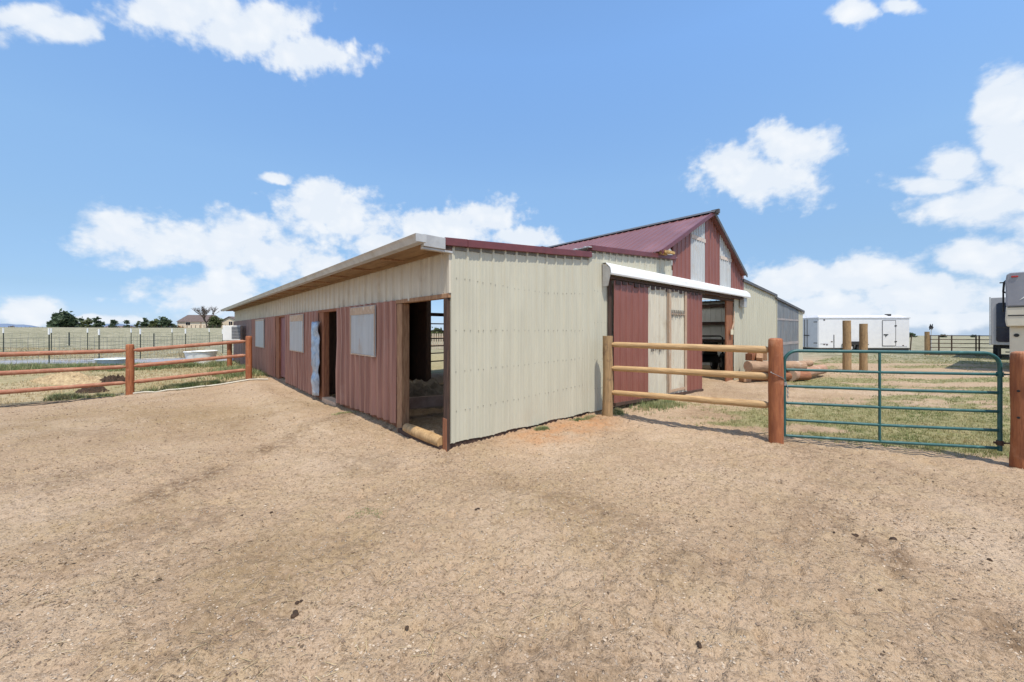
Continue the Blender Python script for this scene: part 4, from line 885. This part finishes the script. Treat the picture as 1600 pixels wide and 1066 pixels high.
b = MB(); b.box(4.72, 5.05, -.05, -.021, 1.28, 1.33); b.box(4.85, 4.92, -.06, -.021, 1.18, 1.26); b.build('handle', m_black, sdr)
for z_ in (.75, 1.9):
    b = MB(); b.box(5.52, 5.68, -.04, -.029, z_, z_ + .08); b.build('hinge', m_black, sdr)
for x_ in (2.15, 3.0):
    b = MB(); b.tube([(0, -.11, 0), (0, -.09, 0), (0, .09, 0), (0, .11, 0)], [.30, .345, .345, .30], 24); wv = b.build('wheel', m_black, tr, smooth=True, loc=(x_, -.06, .345))
    b = MB(); b.tube([(0, -.118, 0), (0, .1, 0)], .17, 16); b.build('rim', m_white, wv)
b = MB(); b.hexa([(1.65, -.22, .55), (3.5, -.22, .55), (3.5, -.005, .55), (1.65, -.005, .55)], [(1.9, -.2, .80), (3.25, -.2, .80), (3.25, -.005, .8), (1.9, -.005, .8)]); b.build('fender', m_black, tr)
for x_, z_ in ((.35, 2.33), (.35, .55), (.9, .75), (6.1, .46), (.55, .52)):
    b = MB(); b.box(x_, x_ + .12, -.015, -.004, z_, z_ + .07); b.build('marker_lamp', m_rust, tr)
b = MB(); b.box(5.4, 5.6, .3, .6, tz1 + .003, tz1 + .26); b.build('roof_vent', m_black, tr)
b = MB(); b.box(TW - 1.0, TW - .2, -.012, -.004, .42, .48); b.box(.15, .7, -.012, -.004, .60, .70); b.build('side_decal', m_trailer_door, tr)

# ------------------------------------------------------------------ campers
RY = 14.2
c1 = thing('camper', 'large cream and grey camper with overhanging nose at right edge', 'camper', (18.62, 14.5, 0), R(-53))
def rprism(pts, y0, y1, name, m, parent, bv=.04):
    b = MB(); n_ = len(pts); b.add([(x, y0, z) for x, z in pts] + [(x, y1, z) for x, z in pts], [tuple(range(n_)), tuple(reversed(range(n_, 2 * n_)))] + [(i + 1 if i + 1 < n_ else 0, i, n_ + i, n_ + (i + 1) % n_) for i in range(n_)])
    o = b.build(name, m, parent); return bevel(o, bv, 3) if bv else o
rprism([(.03, 1.75), (2.9, 1.75), (2.9, 2.5), (.02, 2.5), (0.0, 2.0)], 0, 7.0, 'nose', m_rv_cream, c1)
rprism([(.02, 2.5), (2.9, 2.5), (2.9, 3.77), (.12, 3.77), (.03, 3.7), (.0, 3.4)], .0, 7.0, 'upper_body', m_rv_grey, c1)
rprism([(.10, .45), (2.75, .45), (2.75, 1.75), (.10, 1.75)], .2, 7.0, 'lower_body', m_rv_cream, c1)
b = MB(); b.box(.06, 2.85, -.012, -.004, 2.14, 2.18); b.box(.05, 2.85, -.012, -.004, 2.46, 2.49); b.build('stripe', m_black, c1)
b = MB(); pts = [(.32 + 1.6 * t_, 2.62 + .55 * math.sin(t_ * 2.2) + .1) for t_ in np.linspace(0, 1, 12)]
b.add([(x, -.014, z) for x, z in pts] + [(x, -.014, z + .24 * math.sin(math.pi * i / 11)) for i, (x, z) in enumerate(pts)], [(i, i + 1, 13 + i, 12 + i) for i in range(11)]); b.build('swoosh_decal', m_white, c1)
for x_, z_ in ((.14, 3.58), (2.5, 3.58)):
    b = MB(); b.box(x_, x_ + .16, -.03, -.002, z_, z_ + .06); bevel(b.build('marker_lamp', mat('red_lens', (.5, .04, .03), None, 8, .2), c1), .01)
b = MB(); b.tube([(.26, .19, 1.42), (.26, .165, 1.42)], .065, 18); o = b.build('vent_cover', m_black, c1); 
b = MB(); b.box(.9, 1.6, .18, .196, .9, 1.5); b.build('hatch', m_rv_lgrey, c1)
for y_ in (2.5, 3.5):
    b = MB(); b.tube([(0, 0, 0), (.22, 0, 0)], .38, 20); b.build('wheel', m_black, c1, smooth=True, loc=(.22, y_, .38))
b = MB(); b.box(.4, 2.6, .4, 6.8, .28, .45); b.tube([(.5, .3, 0), (.5, .3, .5)], .05, 8); b.tube([(2.4, .3, 0), (2.4, .3, .5)], .05, 8); b.build('chassis', m_black, c1)
b = MB(); b.tube([(.06, .4, 3.0), (-.05, .4, 3.1), (-.03, .4, 3.45), (.05, .4, 3.55)], .03, 8); b.tube([(-.05, .4, 2.3), (-.05, .4, 3.1)], .025, 8); b.box(-.14, .1, .38, .42, 3.42, 3.46); b.build('awning_arm', m_black, c1)
c2 = thing('camper', 'pale grey camper with dark rounded window behind the larger one', 'camper', (26.6, 21.4, 0), R(-52))
rprism([(.06, .80), (3.0, .80), (3.0, 3.42), (.06, 3.42)], 0, 7.5, 'body', m_rv_lgrey, c2, .03)
rprism([(.0, .78), (.05, .78), (.05, 3.46), (.0, 3.46)], -.03, .1, 'corner_trim', m_galv, c2, .01)
w_ = rprism([(.24, 1.05), (.32, .97), (1.5, .97), (1.5, 3.12), (.32, 3.12), (.24, 3.04)], -.03, -.004, 'window', m_glass, c2, .0)
b = MB(); b.box(.25, 1.49, -.045, -.031, 1.75, 1.79); b.build('window_bar', m_black, w_)
b = MB(); b.box(.2, 2.9, .2, 7.2, .62, .80); b.tube([(.35, .2, 0), (.35, .2, .8)], .06, 8); b.tube([(.9, .1, 0), (.9, .1, .8)], .04, 8); b.tube([(1.2, .1, .0), (1.2, .1, .8)], .04, 8)
for z_ in (.15, .4, .6): b.box(.55, 1.5, -.2, .1, z_, z_ + .05)
b.build('chassis', m_black, c2)
for y_ in (3., 4.):
    b = MB(); b.tube([(0, 0, 0), (.22, 0, 0)], .36, 20); b.build('wheel', m_black, c2, smooth=True, loc=(.1, y_, .36))

# pipe fence at the right
def Pt(px, Y): return (px - 800) / FPX * Y
pf_ = thing('pipe_fence', 'dark pipe rail fence across the pasture between trailer and campers', 'fence', (Pt(1452, 25), 25, 0))
x0_ = Pt(1452, 25); x1_ = Pt(1600, 24)
def gz2(x): return -.03
for z_ in (1.27, 1.02, .77, .50, .05):
    b = MB(); b.tube([(0, 0, z_), (x1_ - x0_, -1, z_ - .02)], .026, 6); b.build('rail', m_rust, pf_)
for px in (1453, 1467, 1487, 1525, 1530, 1558, 1590):
    Y = 25 - (px - 1452) / 148; b = MB(); X = Pt(px, Y) - x0_; b.tube([(X, Y - 25, -.2), (X, Y - 25, 1.30)], .034, 8); b.build('post', m_rust, pf_)
t = thing('fence_post', 'thick brown wooden post at the left end of the pipe fence', 'post', (Pt(1448.5, 25), 25, 0)); log('timber', (Pt(1448.5, 25), 25, -.3), (Pt(1448.5, 25), 25, 1.52), .12, .12, m_log_grey, t, (Pt(1448.5, 25), 25, 0))
t = thing('fence_post', 'thin leaning dark post in the grass right of trailer', 'post', (Pt(1422, 27), 27, 0)); b = MB(); b.tube([(0, 0, 0), (.1, 0, 1.25)], .035, 6); b.build('shaft', m_rust, t); b = MB(); b.tube([(.1, 0, 1.25), (.103, 0, 1.3)], .04, 6); b.build('cap', m_rust, t)
t = thing('marker_post', 'thin grey stake standing in front of white trailer side', 'post', (Pt(1303, 27), 27, 0)); b = MB(); b.tube([(0, 0, 0), (0, 0, 1.3)], .03, 6); b.build('stake', m_grey_trim, t)
t = thing('wind_turbine', 'small dark vane on a thin mast beyond the pipe fence', 'weather vane', (Pt(1455, 32), 32, 0)); b = MB(); b.tube([(0, 0, -.5), (0, 0, 1.75)], .025, 6); b.build('mast', m_galv, t)
b = MB()
for k in range(5): b.box(-.15 + k * .06, -.12 + k * .06, -.02, .02, 1.65 + .05 * (k % 3), 2.0 + .07 * ((k * 2) % 3))
b.box(-.18, .18, -.015, .015, 1.8, 1.9); b.build('vane', m_black, t)

# ------------------------------------------------------------------ wire fences on the left
def wirefence(name, label, posts, tops, wires, step):
    p0 = posts[0]; f = thing(name, label, 'fence', (p0[0], p0[1], 0))
    for (x, y), tz in zip(posts, tops):
        g = gnd(x, y); b = MB(); X, Y = x - p0[0], y - p0[1]
        b.box(X - .022, X + .022, Y - .004, Y + .004, g - .2, g + tz); b.box(X - .005, X + .005, Y - .03, Y, g - .2, g + tz, 0)
        b.box(X - .03, X + .03, Y - .034, Y + .008, g + tz - .28, g + tz + .02, 1); b.build('post', [m_tpost, m_white], f)
    b = MB()
    for (xa, ya), (xb, yb) in zip(posts, posts[1:]):
        Lg = math.hypot(xb - xa, yb - ya); ga_, gb_ = gnd(xa, ya), gnd(xb, yb)
        for z_ in wires: b.tube([(xa - p0[0], ya - p0[1], ga_ + z_), (xb - p0[0], yb - p0[1], gb_ + z_)], .006, 3, caps=False)
        n_ = int(Lg / step)
        for k in range(n_):
            t_ = k / n_; x, y, g = xa + (xb - xa) * t_ - p0[0], ya + (yb - ya) * t_ - p0[1], ga_ + (gb_ - ga_) * t_
            b.tube([(x, y, g + wires[0]), (x, y, g + wires[-1])], .0055, 3, caps=False)
    b.build('wire_mesh', m_wire, f)
def pp(px, Y): return ((px - 800) / FPX * Y, Y)
near = [pp(-40, 16.9), pp(77, 18.5), pp(155, 19.8), pp(219.5, 21.5), pp(290, 23.8), pp(348, 26)]
wirefence('wire_fence', 'nearer wire mesh fence on dark steel posts beside the gravel road', near, [1.68, 1.7, 1.68, 1.7, 1.68, 1.6], [.05, .25, .45, .65, .85, 1.05, 1.25], .16)
far = [pp(-60, 23), pp(5.6, 24), pp(80.5, 25.5), pp(137, 27), pp(205, 28.5), pp(269, 30.5), pp(327, 33)]
wirefence('wire_fence', 'farther wire fence with white topped posts along the pasture edge', far, [1.6] * 7, [.1, .4, .7, 1.0, 1.3], .3)
for px in (108, 240.5): 
    x, y = pp(px, 33); t = thing('steel_stake', 'short thin steel stake in the pasture, %s' % ('left of the two' if px < 200 else 'right of the two'), 'stake', (x, y, gnd(x, y))); b = MB(); b.box(-.03, .03, -.03, .03, -.1, 1.15); b.build('stake', m_tpost, t)
# distant pasture fence on the crest
x0, y0 = pp(-20, 132); 
f = thing('pasture_fence', 'far dark post and wire fence along the crest of the pasture', 'fence', (x0, y0, 0))
prev = None
for i, px in enumerate(np.linspace(-20, 372, 60)):
    x, y = pp(px, 132 + 8 * math.sin(px * .01)); g = gnd(x, y); b = MB(); b.box(x - x0 - .06, x - x0 + .06, y - y0 - .06, y - y0 + .06, g - .3, g + 1.15); b.build('post', m_darkwood, f)
    if prev: 
        if i == 1: W_ = MB()
        for z_ in (.5, 1.0): W_.tube([(prev[0], prev[1], prev[2] + z_), (x - x0, y - y0, g + z_)], .02, 3, caps=False)
    prev = (x - x0, y - y0, g)
W_.build('wire', m_wire, f)

# ------------------------------------------------------------------ trees, houses
def crown(mb, c, rx, rz, n, size, shape='ell', seed=0):
    rr = random.Random(seed); cl = []
    n = int(n * 1.6); nc_ = max(16, int(n / 45))
    for _ in range(nc_):
        t_ = rr.random()
        if shape == 'cone': z_ = t_ ** 1.4; rad = (1 - z_) ** .8 * rx * rr.uniform(.4, 1.0)
        else: z_ = t_ ** 1.25; rad = rx * math.sqrt(max(.08, 1 - max(0, 1.45 * z_ - .5) ** 2)) * rr.uniform(.25, .9)
        a = rr.uniform(0, 2 * math.pi); cl.append((Vector((rad * math.cos(a), rad * math.sin(a), z_ * rz)), rx * rr.uniform(.25, .45)))
    for i in range(n):
        p, s_ = cl[i % nc_]; q = Vector((rr.gauss(0, .5), rr.gauss(0, .5), rr.gauss(0, .38))) * s_ + p + Vector(c)
        a = Vector((rr.uniform(-1, 1), rr.uniform(-1, 1), rr.uniform(-.6, .6))).normalized(); b_ = a.orthogonal().normalized(); b_ = (b_ * math.cos(i) + a.cross(b_) * math.sin(i)); s2 = size * rr.uniform(.6, 1.3)
        mb.add([q - a * s2 - b_ * s2 * .5, q + a * s2 * .2 - b_ * s2 * .6, q + a * s2 + b_ * s2 * .1, q + b_ * s2 * .7], [(0, 1, 2, 3)])
def tree(px, Y, wpx, hpx, label, m, shape='ell', n=900, zoff=0, group='evergreen trees along the pasture crest', cat='tree', name='pine_tree'):
    x, y = pp(px, Y); g = gnd(x, y) + zoff; s_ = Y / FPX; W_, H_ = wpx * s_ / 2, hpx * s_
    t = thing(name, label, cat, (x, y, g), 0, group)
    b = MB(); b.tube([(0, 0, -.3), (.02, 0, H_ * .35), (0, .03, H_ * .85)], [H_ * .035, H_ * .025, H_ * .008], 7); b.build('trunk', m_bark, t)
    b = MB(); crown(b, (0, 0, H_ * .08), W_ * .85, H_ * .86, n, W_ * .17, shape, int(px * 7)); b.build('crown', m, t)
TR = [(100, 150, 33, 27, 'widest dark evergreen tree at the left end of the tree row', m_leaf, 'ell', 2200), (126, 152, 14, 19, 'grey green thin pine just right of the widest evergreen', m_leaf, 'ell', 600), (138, 150, 17, 18, 'rounded pine second right of the widest evergreen', m_leaf2, 'ell', 700),
      (153, 149, 17, 20, 'wide topped dark pine third right of the widest evergreen', m_leaf, 'ell', 800), (178, 150, 14, 19, 'lone narrow conical pine standing in a gap', m_leaf, 'cone', 700), (198, 150, 13, 15, 'small lone pine halfway along the row', m_leaf, 'cone', 600),
      (215, 151, 13, 14, 'left small pine of the clump right of the row gap', m_leaf2, 'ell', 500), (227, 150, 17, 19, 'pointed dark pine in the middle clump', m_leaf, 'cone', 800), (244, 150, 19, 15, 'low spreading green pine left of the house', m_leaf2, 'ell', 700), (257, 151, 19, 20, 'dark pine beside the left gable of brown roofed house', m_leaf, 'ell', 800), (270, 153, 12, 10, 'low dark shrub touching the house wall', m_leaf, 'ell', 400),
      (336, 146, 22, 19, 'olive green round tree between the two houses', m_leaf2, 'ell', 1000)]
for a in TR: tree(*a)
def bare_tree(px, Y, hpx, wpx, label, name='bare_tree', lv=6, group=None, cat='bare tree'):
    x, y = pp(px, Y); g = gnd(x, y); s_ = Y / FPX; H_ = hpx * s_; t = thing(name, label, cat, (x, y, g), 0, group); rr = random.Random(int(px)); b = MB(); c_ = MB()
    def br(p, d_, ln, r_, k):
        q = p + d_ * ln; (b if k > lv - 2 else c_).tube([p, p.lerp(q, .5) + Vector((rr.uniform(-1, 1), rr.uniform(-1, 1), 0)) * ln * .06, q], [r_, r_ * .8, r_ * .6], 4, caps=False)
        if k <= 0: return
        for _ in range(3 if k < lv - 1 else 6):
            nd = (d_ + Vector((rr.uniform(-1, 1), rr.uniform(-1, 1), rr.uniform(-.2, .7))) * .75).normalized(); br(q, nd, ln * rr.uniform(.62, .85), r_ * .62, k - 1)
    br(Vector((0, 0, -.3)), Vector((0, 0, 1)), H_ * (.13 if lv > 4 else .45), H_ * (.015 if lv > 4 else .09), lv - 1)
    b.build('trunk', m_bark, t); c_.build('crown', m_bark, t)
bare_tree(322, 140, 84, 50, 'large leafless tree in front of the brown roofed house', lv=6)
for i, (px, h_) in enumerate(((18, 9), (29, 6), (46, 7), (52, 6), (60, 5), (12, 5), (36, 6), (68, 5))):
    bare_tree(px, 200, h_ * 1.3, 8, 'small distant leafless tree, number counts from left at %s of the horizon' % 'far left', lv=3, group='tiny leafless trees on the far left horizon')
for o in bpy.data.objects:
    if o.get('group') == 'tiny leafless trees on the far left horizon': o['label'] = 'tiny leafless tree on the far left horizon'
# houses
hx, hy = pp(277, 158); hg = gnd(hx, hy)
hs = thing('house', 'beige house with dark brown hipped roof behind the leafless tree', 'house', (hx, hy, hg - .2))
WW = 13.5; b = MB(); b.box(0, WW, 0, 8, 0, 3.6); b.build('wall', m_house, hs)
b = MB(); b.hexa([(-.3, -.4, 3.55), (WW + .3, -.4, 3.55), (WW + .3, 8.4, 3.55), (-.3, 8.4, 3.55)], [(1.6, 3.2, 6.5), (WW - 1.6, 3.2, 6.5), (WW - 1.6, 5, 6.5), (1.6, 5, 6.5)]); b.build('roof', m_shingle, hs)
for x_ in (3.6, 4.5):
    b = MB(); b.box(x_, x_ + .75, -.05, -.003, 2.2, 3.3); wn = b.build('window', m_glass, hs); b = MB(); b.box(x_ - .06, x_ + .81, -.07, -.052, 3.3, 3.38); b.build('frame', m_white, wn)
b = MB(); b.box(9.6, 9.9, -.06, -.004, 0, 3.5); b.build('corner_trim', m_wood, hs)
b = MB(); crown(b, (1.9, -1.5, .1), 1.8, 1.4, 400, .2, 'ell', 5); o = b.build('shrub', mat('orange_shrub', (.42, .25, .1), (.3, .16, .06), 2, .8)); o.location = hs.location; tag(o, 'orange brown shrub in front of the brown roofed house', 'shrub')
hx, hy = pp(345, 150); hg = gnd(hx, hy)
h2 = thing('house', 'small beige gabled house just left of the barn corner', 'house', (hx, hy, hg - .2))
def gable(x1, z0, z1): return [(0, 0), (x1, 0), (x1, z0), (x1 / 2, z1), (0, z0)]
rprism(gable(6.8, 3.3, 5.0), 0, 7, 'wall', m_house, h2, 0)
b = MB()
for s_ in (0, 1):
    xa, xb = (-.4, 3.4) if s_ == 0 else (7.2, 3.4); b.hexa([(xa, -.4, 3.12), (xb, -.4, 5.02), (xb, 7.4, 5.02), (xa, 7.4, 3.12)], [(xa, -.4, 3.34), (xb, -.4, 5.24), (xb, 7.4, 5.24), (xa, 7.4, 3.34)])
b.build('roof', m_shingle, h2)
for x_ in (3.2, 3.95):
    b = MB(); b.box(x_, x_ + .6, -.05, -.003, 1.9, 3.2); wn = b.build('window', m_glass, h2); b = MB(); b.box(x_ - .05, x_ + .65, -.07, -.052, 3.2, 3.3); b.build('frame', m_white, wn)
# low shed beyond the trees
hx, hy = pp(158, 165); sh = thing('shed', 'long low brown shed roof half hidden behind the pines', 'shed', (hx, hy, gnd(hx, hy) - .1)); b = MB(); b.box(0, 11, 0, 5, 0, 1.3); b.build('wall', m_wood_red, sh)
b = MB(); b.hexa([(-.3, -.3, 1.3), (11.3, -.3, 1.3), (11.3, 5.3, 1.3), (-.3, 5.3, 1.3)], [(.6, 2.2, 2.3), (10.4, 2.2, 2.3), (10.4, 2.8, 2.3), (.6, 2.8, 2.3)]); b.build('roof', m_shingle, sh)
# right horizon shrubs
for px, w1, h1, lb in ((1425, 12, 7, 'low green shrub on the horizon right of trailer'), (1474, 9, 4, 'tiny dark shrub on horizon behind the pipe fence, left one'), (1521, 7, 4, 'tiny dark shrub on horizon behind the pipe fence, right one')):
    tree(px, 230, w1, h1, lb, m_leaf, 'ell', 260, group=None, cat='shrub', name='shrub')
# picket fence and shrub seen through the stable
x, y = pp(668, 33); f = thing('picket_fence', 'pale plank fence seen through the stable doorway', 'fence', (x, y, gnd(x, y)))
b = MB()
for k in range(14): b.box(k * .2, k * .2 + .13, -.02, .02, 0, 1.35)
b.build('plank', mat('pale_plank', (.50, .42, .32), (.4, .32, .24), 3, .8), f); b = MB(); b.box(0, 2.8, .02, .06, .3, .4); b.box(0, 2.8, .02, .06, 1.0, 1.1); b.build('rail', m_wood, f)
tree(684, 60, 34, 16, 'dense green shrub seen through the stable doorway', m_leaf2, 'ell', 900, group=None, cat='shrub', name='shrub')

# ------------------------------------------------------------------ stuff: gravel, grass, weeds, straw
def scatter_mesh(name, V_, F_, m, label, cat):
    me = bpy.data.meshes.new(name); me.from_pydata(V_, [], F_); me.materials.append(m); me.update(); o = bpy.data.objects.new(name, me); COL.objects.link(o); return tag(o, label, cat, None, 'stuff')
OCT = [(1, 0, 0), (-1, 0, 0), (0, 1, 0), (0, -1, 0), (0, 0, 1), (0, 0, -1)]; OF = [(0, 2, 4), (2, 1, 4), (1, 3, 4), (3, 0, 4), (2, 0, 5), (1, 2, 5), (3, 1, 5), (0, 3, 5)]
V_, F_ = [], []
cnt = 0
while cnt < 16000:
    Y = 1.4 + 9.5 * random.random() ** 1.5; X = random.uniform(-1.4, 1.4) * Y; lx, ly = bl(X, Y)
    if lx > -.05 and ly > -.05: continue
    if X > 1.7 and Y > lineY(FR, X) + .2: continue
    if noise.noise(Vector((X * .8, Y * .8, 5))) < random.uniform(-.5, .35): continue
    s_ = random.choice((.0028, .0033, .004, .0045, .0065)) * random.uniform(.6, 1.3) * (1 + .12 * Y); z = hfull(X, Y); o_ = len(V_)
    a = random.random() * 6.28; sx, sy, sz = s_ * random.uniform(.8, 1.6), s_ * random.uniform(.6, 1.1), s_ * random.uniform(.4, .8)
    for v in OCT: q = (v[0] * sx + random.uniform(-.25, .25) * s_, v[1] * sy + random.uniform(-.25, .25) * s_); V_.append((X + q[0] * math.cos(a) - q[1] * math.sin(a), Y + q[0] * math.sin(a) + q[1] * math.cos(a), z + v[2] * sz + sz * .3))
    F_ += [tuple(i + o_ for i in f_) for f_ in OF]; cnt += 1
scatter_mesh('gravel', V_, F_, mat('pebbles', (.50, .40, .30), (.20, .135, .09), 9, .85, detail=0, ramp=(.38, .62)), 'scattered small pebbles over the bare yard', 'gravel')
V_, F_ = [], []
cnt = 0
while cnt < 13000:
    Y = 1.5 + 10 * random.random() ** 1.35; X = random.uniform(-1.4, 1.4) * Y; lx, ly = bl(X, Y)
    if (lx > -.05 and ly > -.05) or (X > 1.7 and Y > lineY(FR, X) + .1): continue
    if noise.noise(Vector((X * 1.1, Y * 1.1, 15))) + .4 * noise.noise(Vector((X * 4, Y * 4, 5))) < random.uniform(-.3, .5): continue
    s_ = random.choice((.0025, .003, .004, .0055)) * random.uniform(.6, 1.3) * (1 + .12 * Y); z = hfull(X, Y); o_ = len(V_); a = random.random() * 6.28; sx, sy, sz = s_ * random.uniform(.8, 2.2), s_ * random.uniform(.5, 1), s_ * random.uniform(.3, .7)
    for v in OCT: q = (v[0] * sx + random.uniform(-.3, .3) * s_, v[1] * sy + random.uniform(-.3, .3) * s_); V_.append((X + q[0] * math.cos(a) - q[1] * math.sin(a), Y + q[0] * math.sin(a) + q[1] * math.cos(a), z + v[2] * sz + sz * .4))
    F_ += [tuple(i + o_ for i in f_) for f_ in OF]; cnt += 1
scatter_mesh('dirt_crumbs', V_, F_, mat('dirt_crumb', (.26, .18, .11), (.10, .065, .04), 7, .95, detail=1, ramp=(.35, .65)), 'small dark crumbs of soil and litter over the bare yard', 'debris')
V_, F_ = [], []
for _ in range(1700):
    Y = 1.5 + 8 * random.random() ** 1.3; X = random.uniform(-1.35, 1.2) * Y; lx, ly = bl(X, Y)
    if (lx > -.1 and ly > -.1) or (X > 1.7 and Y > lineY(FR, X)): continue
    if noise.noise(Vector((X * .6, Y * .6, 9))) < random.uniform(-.3, .4): continue
    ln = random.uniform(.015, .05); a = random.random() * 6.28; z = hfull(X, Y) + .006; wd = .0016; o_ = len(V_); c_, s_ = math.cos(a), math.sin(a)
    for u_, v_, h_ in ((-ln, -wd, 0), (-ln, wd, 0), (ln, wd, .004), (ln, -wd, .004)): V_.append((X + u_ * c_ - v_ * s_, Y + u_ * s_ + v_ * c_, z + h_))
    F_.append((o_, o_ + 1, o_ + 2, o_ + 3))
scatter_mesh('straw', V_, F_, m_straw, 'loose bits of straw on the bare yard', 'straw')
def blades(name, N_, gen, m, label, cat, hmin, hmax, wd):
    V_, F_ = [], []
    k = 0; tries = 0
    while k < N_ and tries < N_ * 12:
        tries += 1; p = gen()
        if p is None: continue
        X, Y, sc = p; z = hfull(X, Y) - .005
        for _ in range(4):
            a = random.random() * 6.28; h_ = random.uniform(hmin, hmax) * sc * (1 + .8 * max(0, noise.noise(Vector((X * 1.7, Y * 1.7, 4))))); le = h_ * random.uniform(.2, .9); ox, oy = random.uniform(-.03, .03), random.uniform(-.03, .03); w_ = wd * (1 + .06 * Y); o_ = len(V_)
            V_ += [(X + ox - w_ * math.sin(a), Y + oy + w_ * math.cos(a), z), (X + ox + w_ * math.sin(a), Y + oy - w_ * math.cos(a), z), (X + ox + le * math.cos(a), Y + oy + le * math.sin(a), z + h_)]; F_.append((o_, o_ + 1, o_ + 2))
        k += 1
    return scatter_mesh(name, V_, F_, m, label, cat)
def g1():
    Y = 5.2 + 20 * random.random() ** 1.6; X = random.uniform(1.6, 1.36 * Y + 1); lx, ly = bl(X, Y)
    if ly > -.05 or Y < lineY(FR, X) + .1: return None
    if zones(X, Y)[0] * 1.1 < random.random() + .12: return None
    return X, Y, 1
blades('grass', 13000, g1, m_grassblade, 'short mixed green and dry grass beyond the gate', 'grass', .02, .06, .0035)
def g2():
    Y = random.uniform(9, 30); X = random.uniform(-1.4 * Y, -.6 * Y); lx, ly = bl(X, Y)
    if lx > -.1 or Y < lineY(FL, X) + .15: return None
    if noise.noise(Vector((X * .5, Y * .5, 2))) < random.uniform(-.5, .5): return None
    return X, Y, 1
blades('dry_grass', 9000, g2, m_straw, 'short dry straw coloured grass behind the left fence', 'grass', .03, .09, .004)
CL = [(-12.6, 12.0, .0, 0), ]
def band(seq):
    def g():
        (ax, ay, bx, by, wd, sc) = random.choice(seq); t_ = random.random(); X = ax + (bx - ax) * t_ + random.gauss(0, wd); Y = ay + (by - ay) * t_ + random.gauss(0, wd)
        if noise.noise(Vector((X * 1.5, Y * 1.5, 7))) < random.uniform(-.5, .25): return None
        lx, ly = bl(X, Y)
        if lx > -.03 and ly > -.03: return None
        return X, Y, sc
    return g
q1, q2, q3, q4 = at(0, 572), at(150, 568), at(225, 566), at(300, 560)
seq = [(-21.5, 15.6, -16.8, 17.4, .38, 2.2)] * 4 + [(-16.8, 17.4, -14.2, 19.0, .3, 2.0)] * 3 + [(-10.9, 11.6, -9.6, 12.4, .12, 1.3)] * 3 + [(-10.3, 14.3, -12.2, 17.5, .45, 1.6)] * 3 + [(-9.6, 14.0, -10.4, 15.2, .3, 1.3)] * 2 + [(-12.6, 10.6, -12.2, 10.9, .10, 1.2), (-11.9, 10.9, -11.5, 11.0, .08, .8)]
blades('weeds', 6500, band(seq), m_green, 'green weeds growing along the left fence and barn wall', 'weeds', .05, .15, .006)
wp = lambda x, y: tuple(bw(x, y).xy)
seq = [(*wp(3.3, -.25), *wp(3.6, -.3), .05, .8), (*wp(4.2, -.45), *wp(5.4, -.5), .13, 1.3), (*wp(4.2, -.45), *wp(5.4, -.5), .15, 1.3), (*wp(1.55, -.1), *wp(1.75, -.12), .02, .5), (*wp(2.4, -.12), *wp(3.0, -.12), .03, .5), (*wp(-.02, -.1), *wp(.05, -.14), .015, .4), (-3.35, 7.3, -3.15, 7.6, .04, .4), (*at(545, 806).xy, *at(590, 804).xy, .05, .10)]
blades('weeds', 1500, band(seq), m_green, 'small green weeds sprouting along the foot of the barn end wall', 'weeds', .03, .10, .004)
seq = [(-19.0, 22.2, -18.2, 22.6, .15, 3.5)]
blades('dry_reeds', 60, band(seq), m_straw, 'tall pale dry stems between the two wire fences', 'reeds', .12, .25, .006)
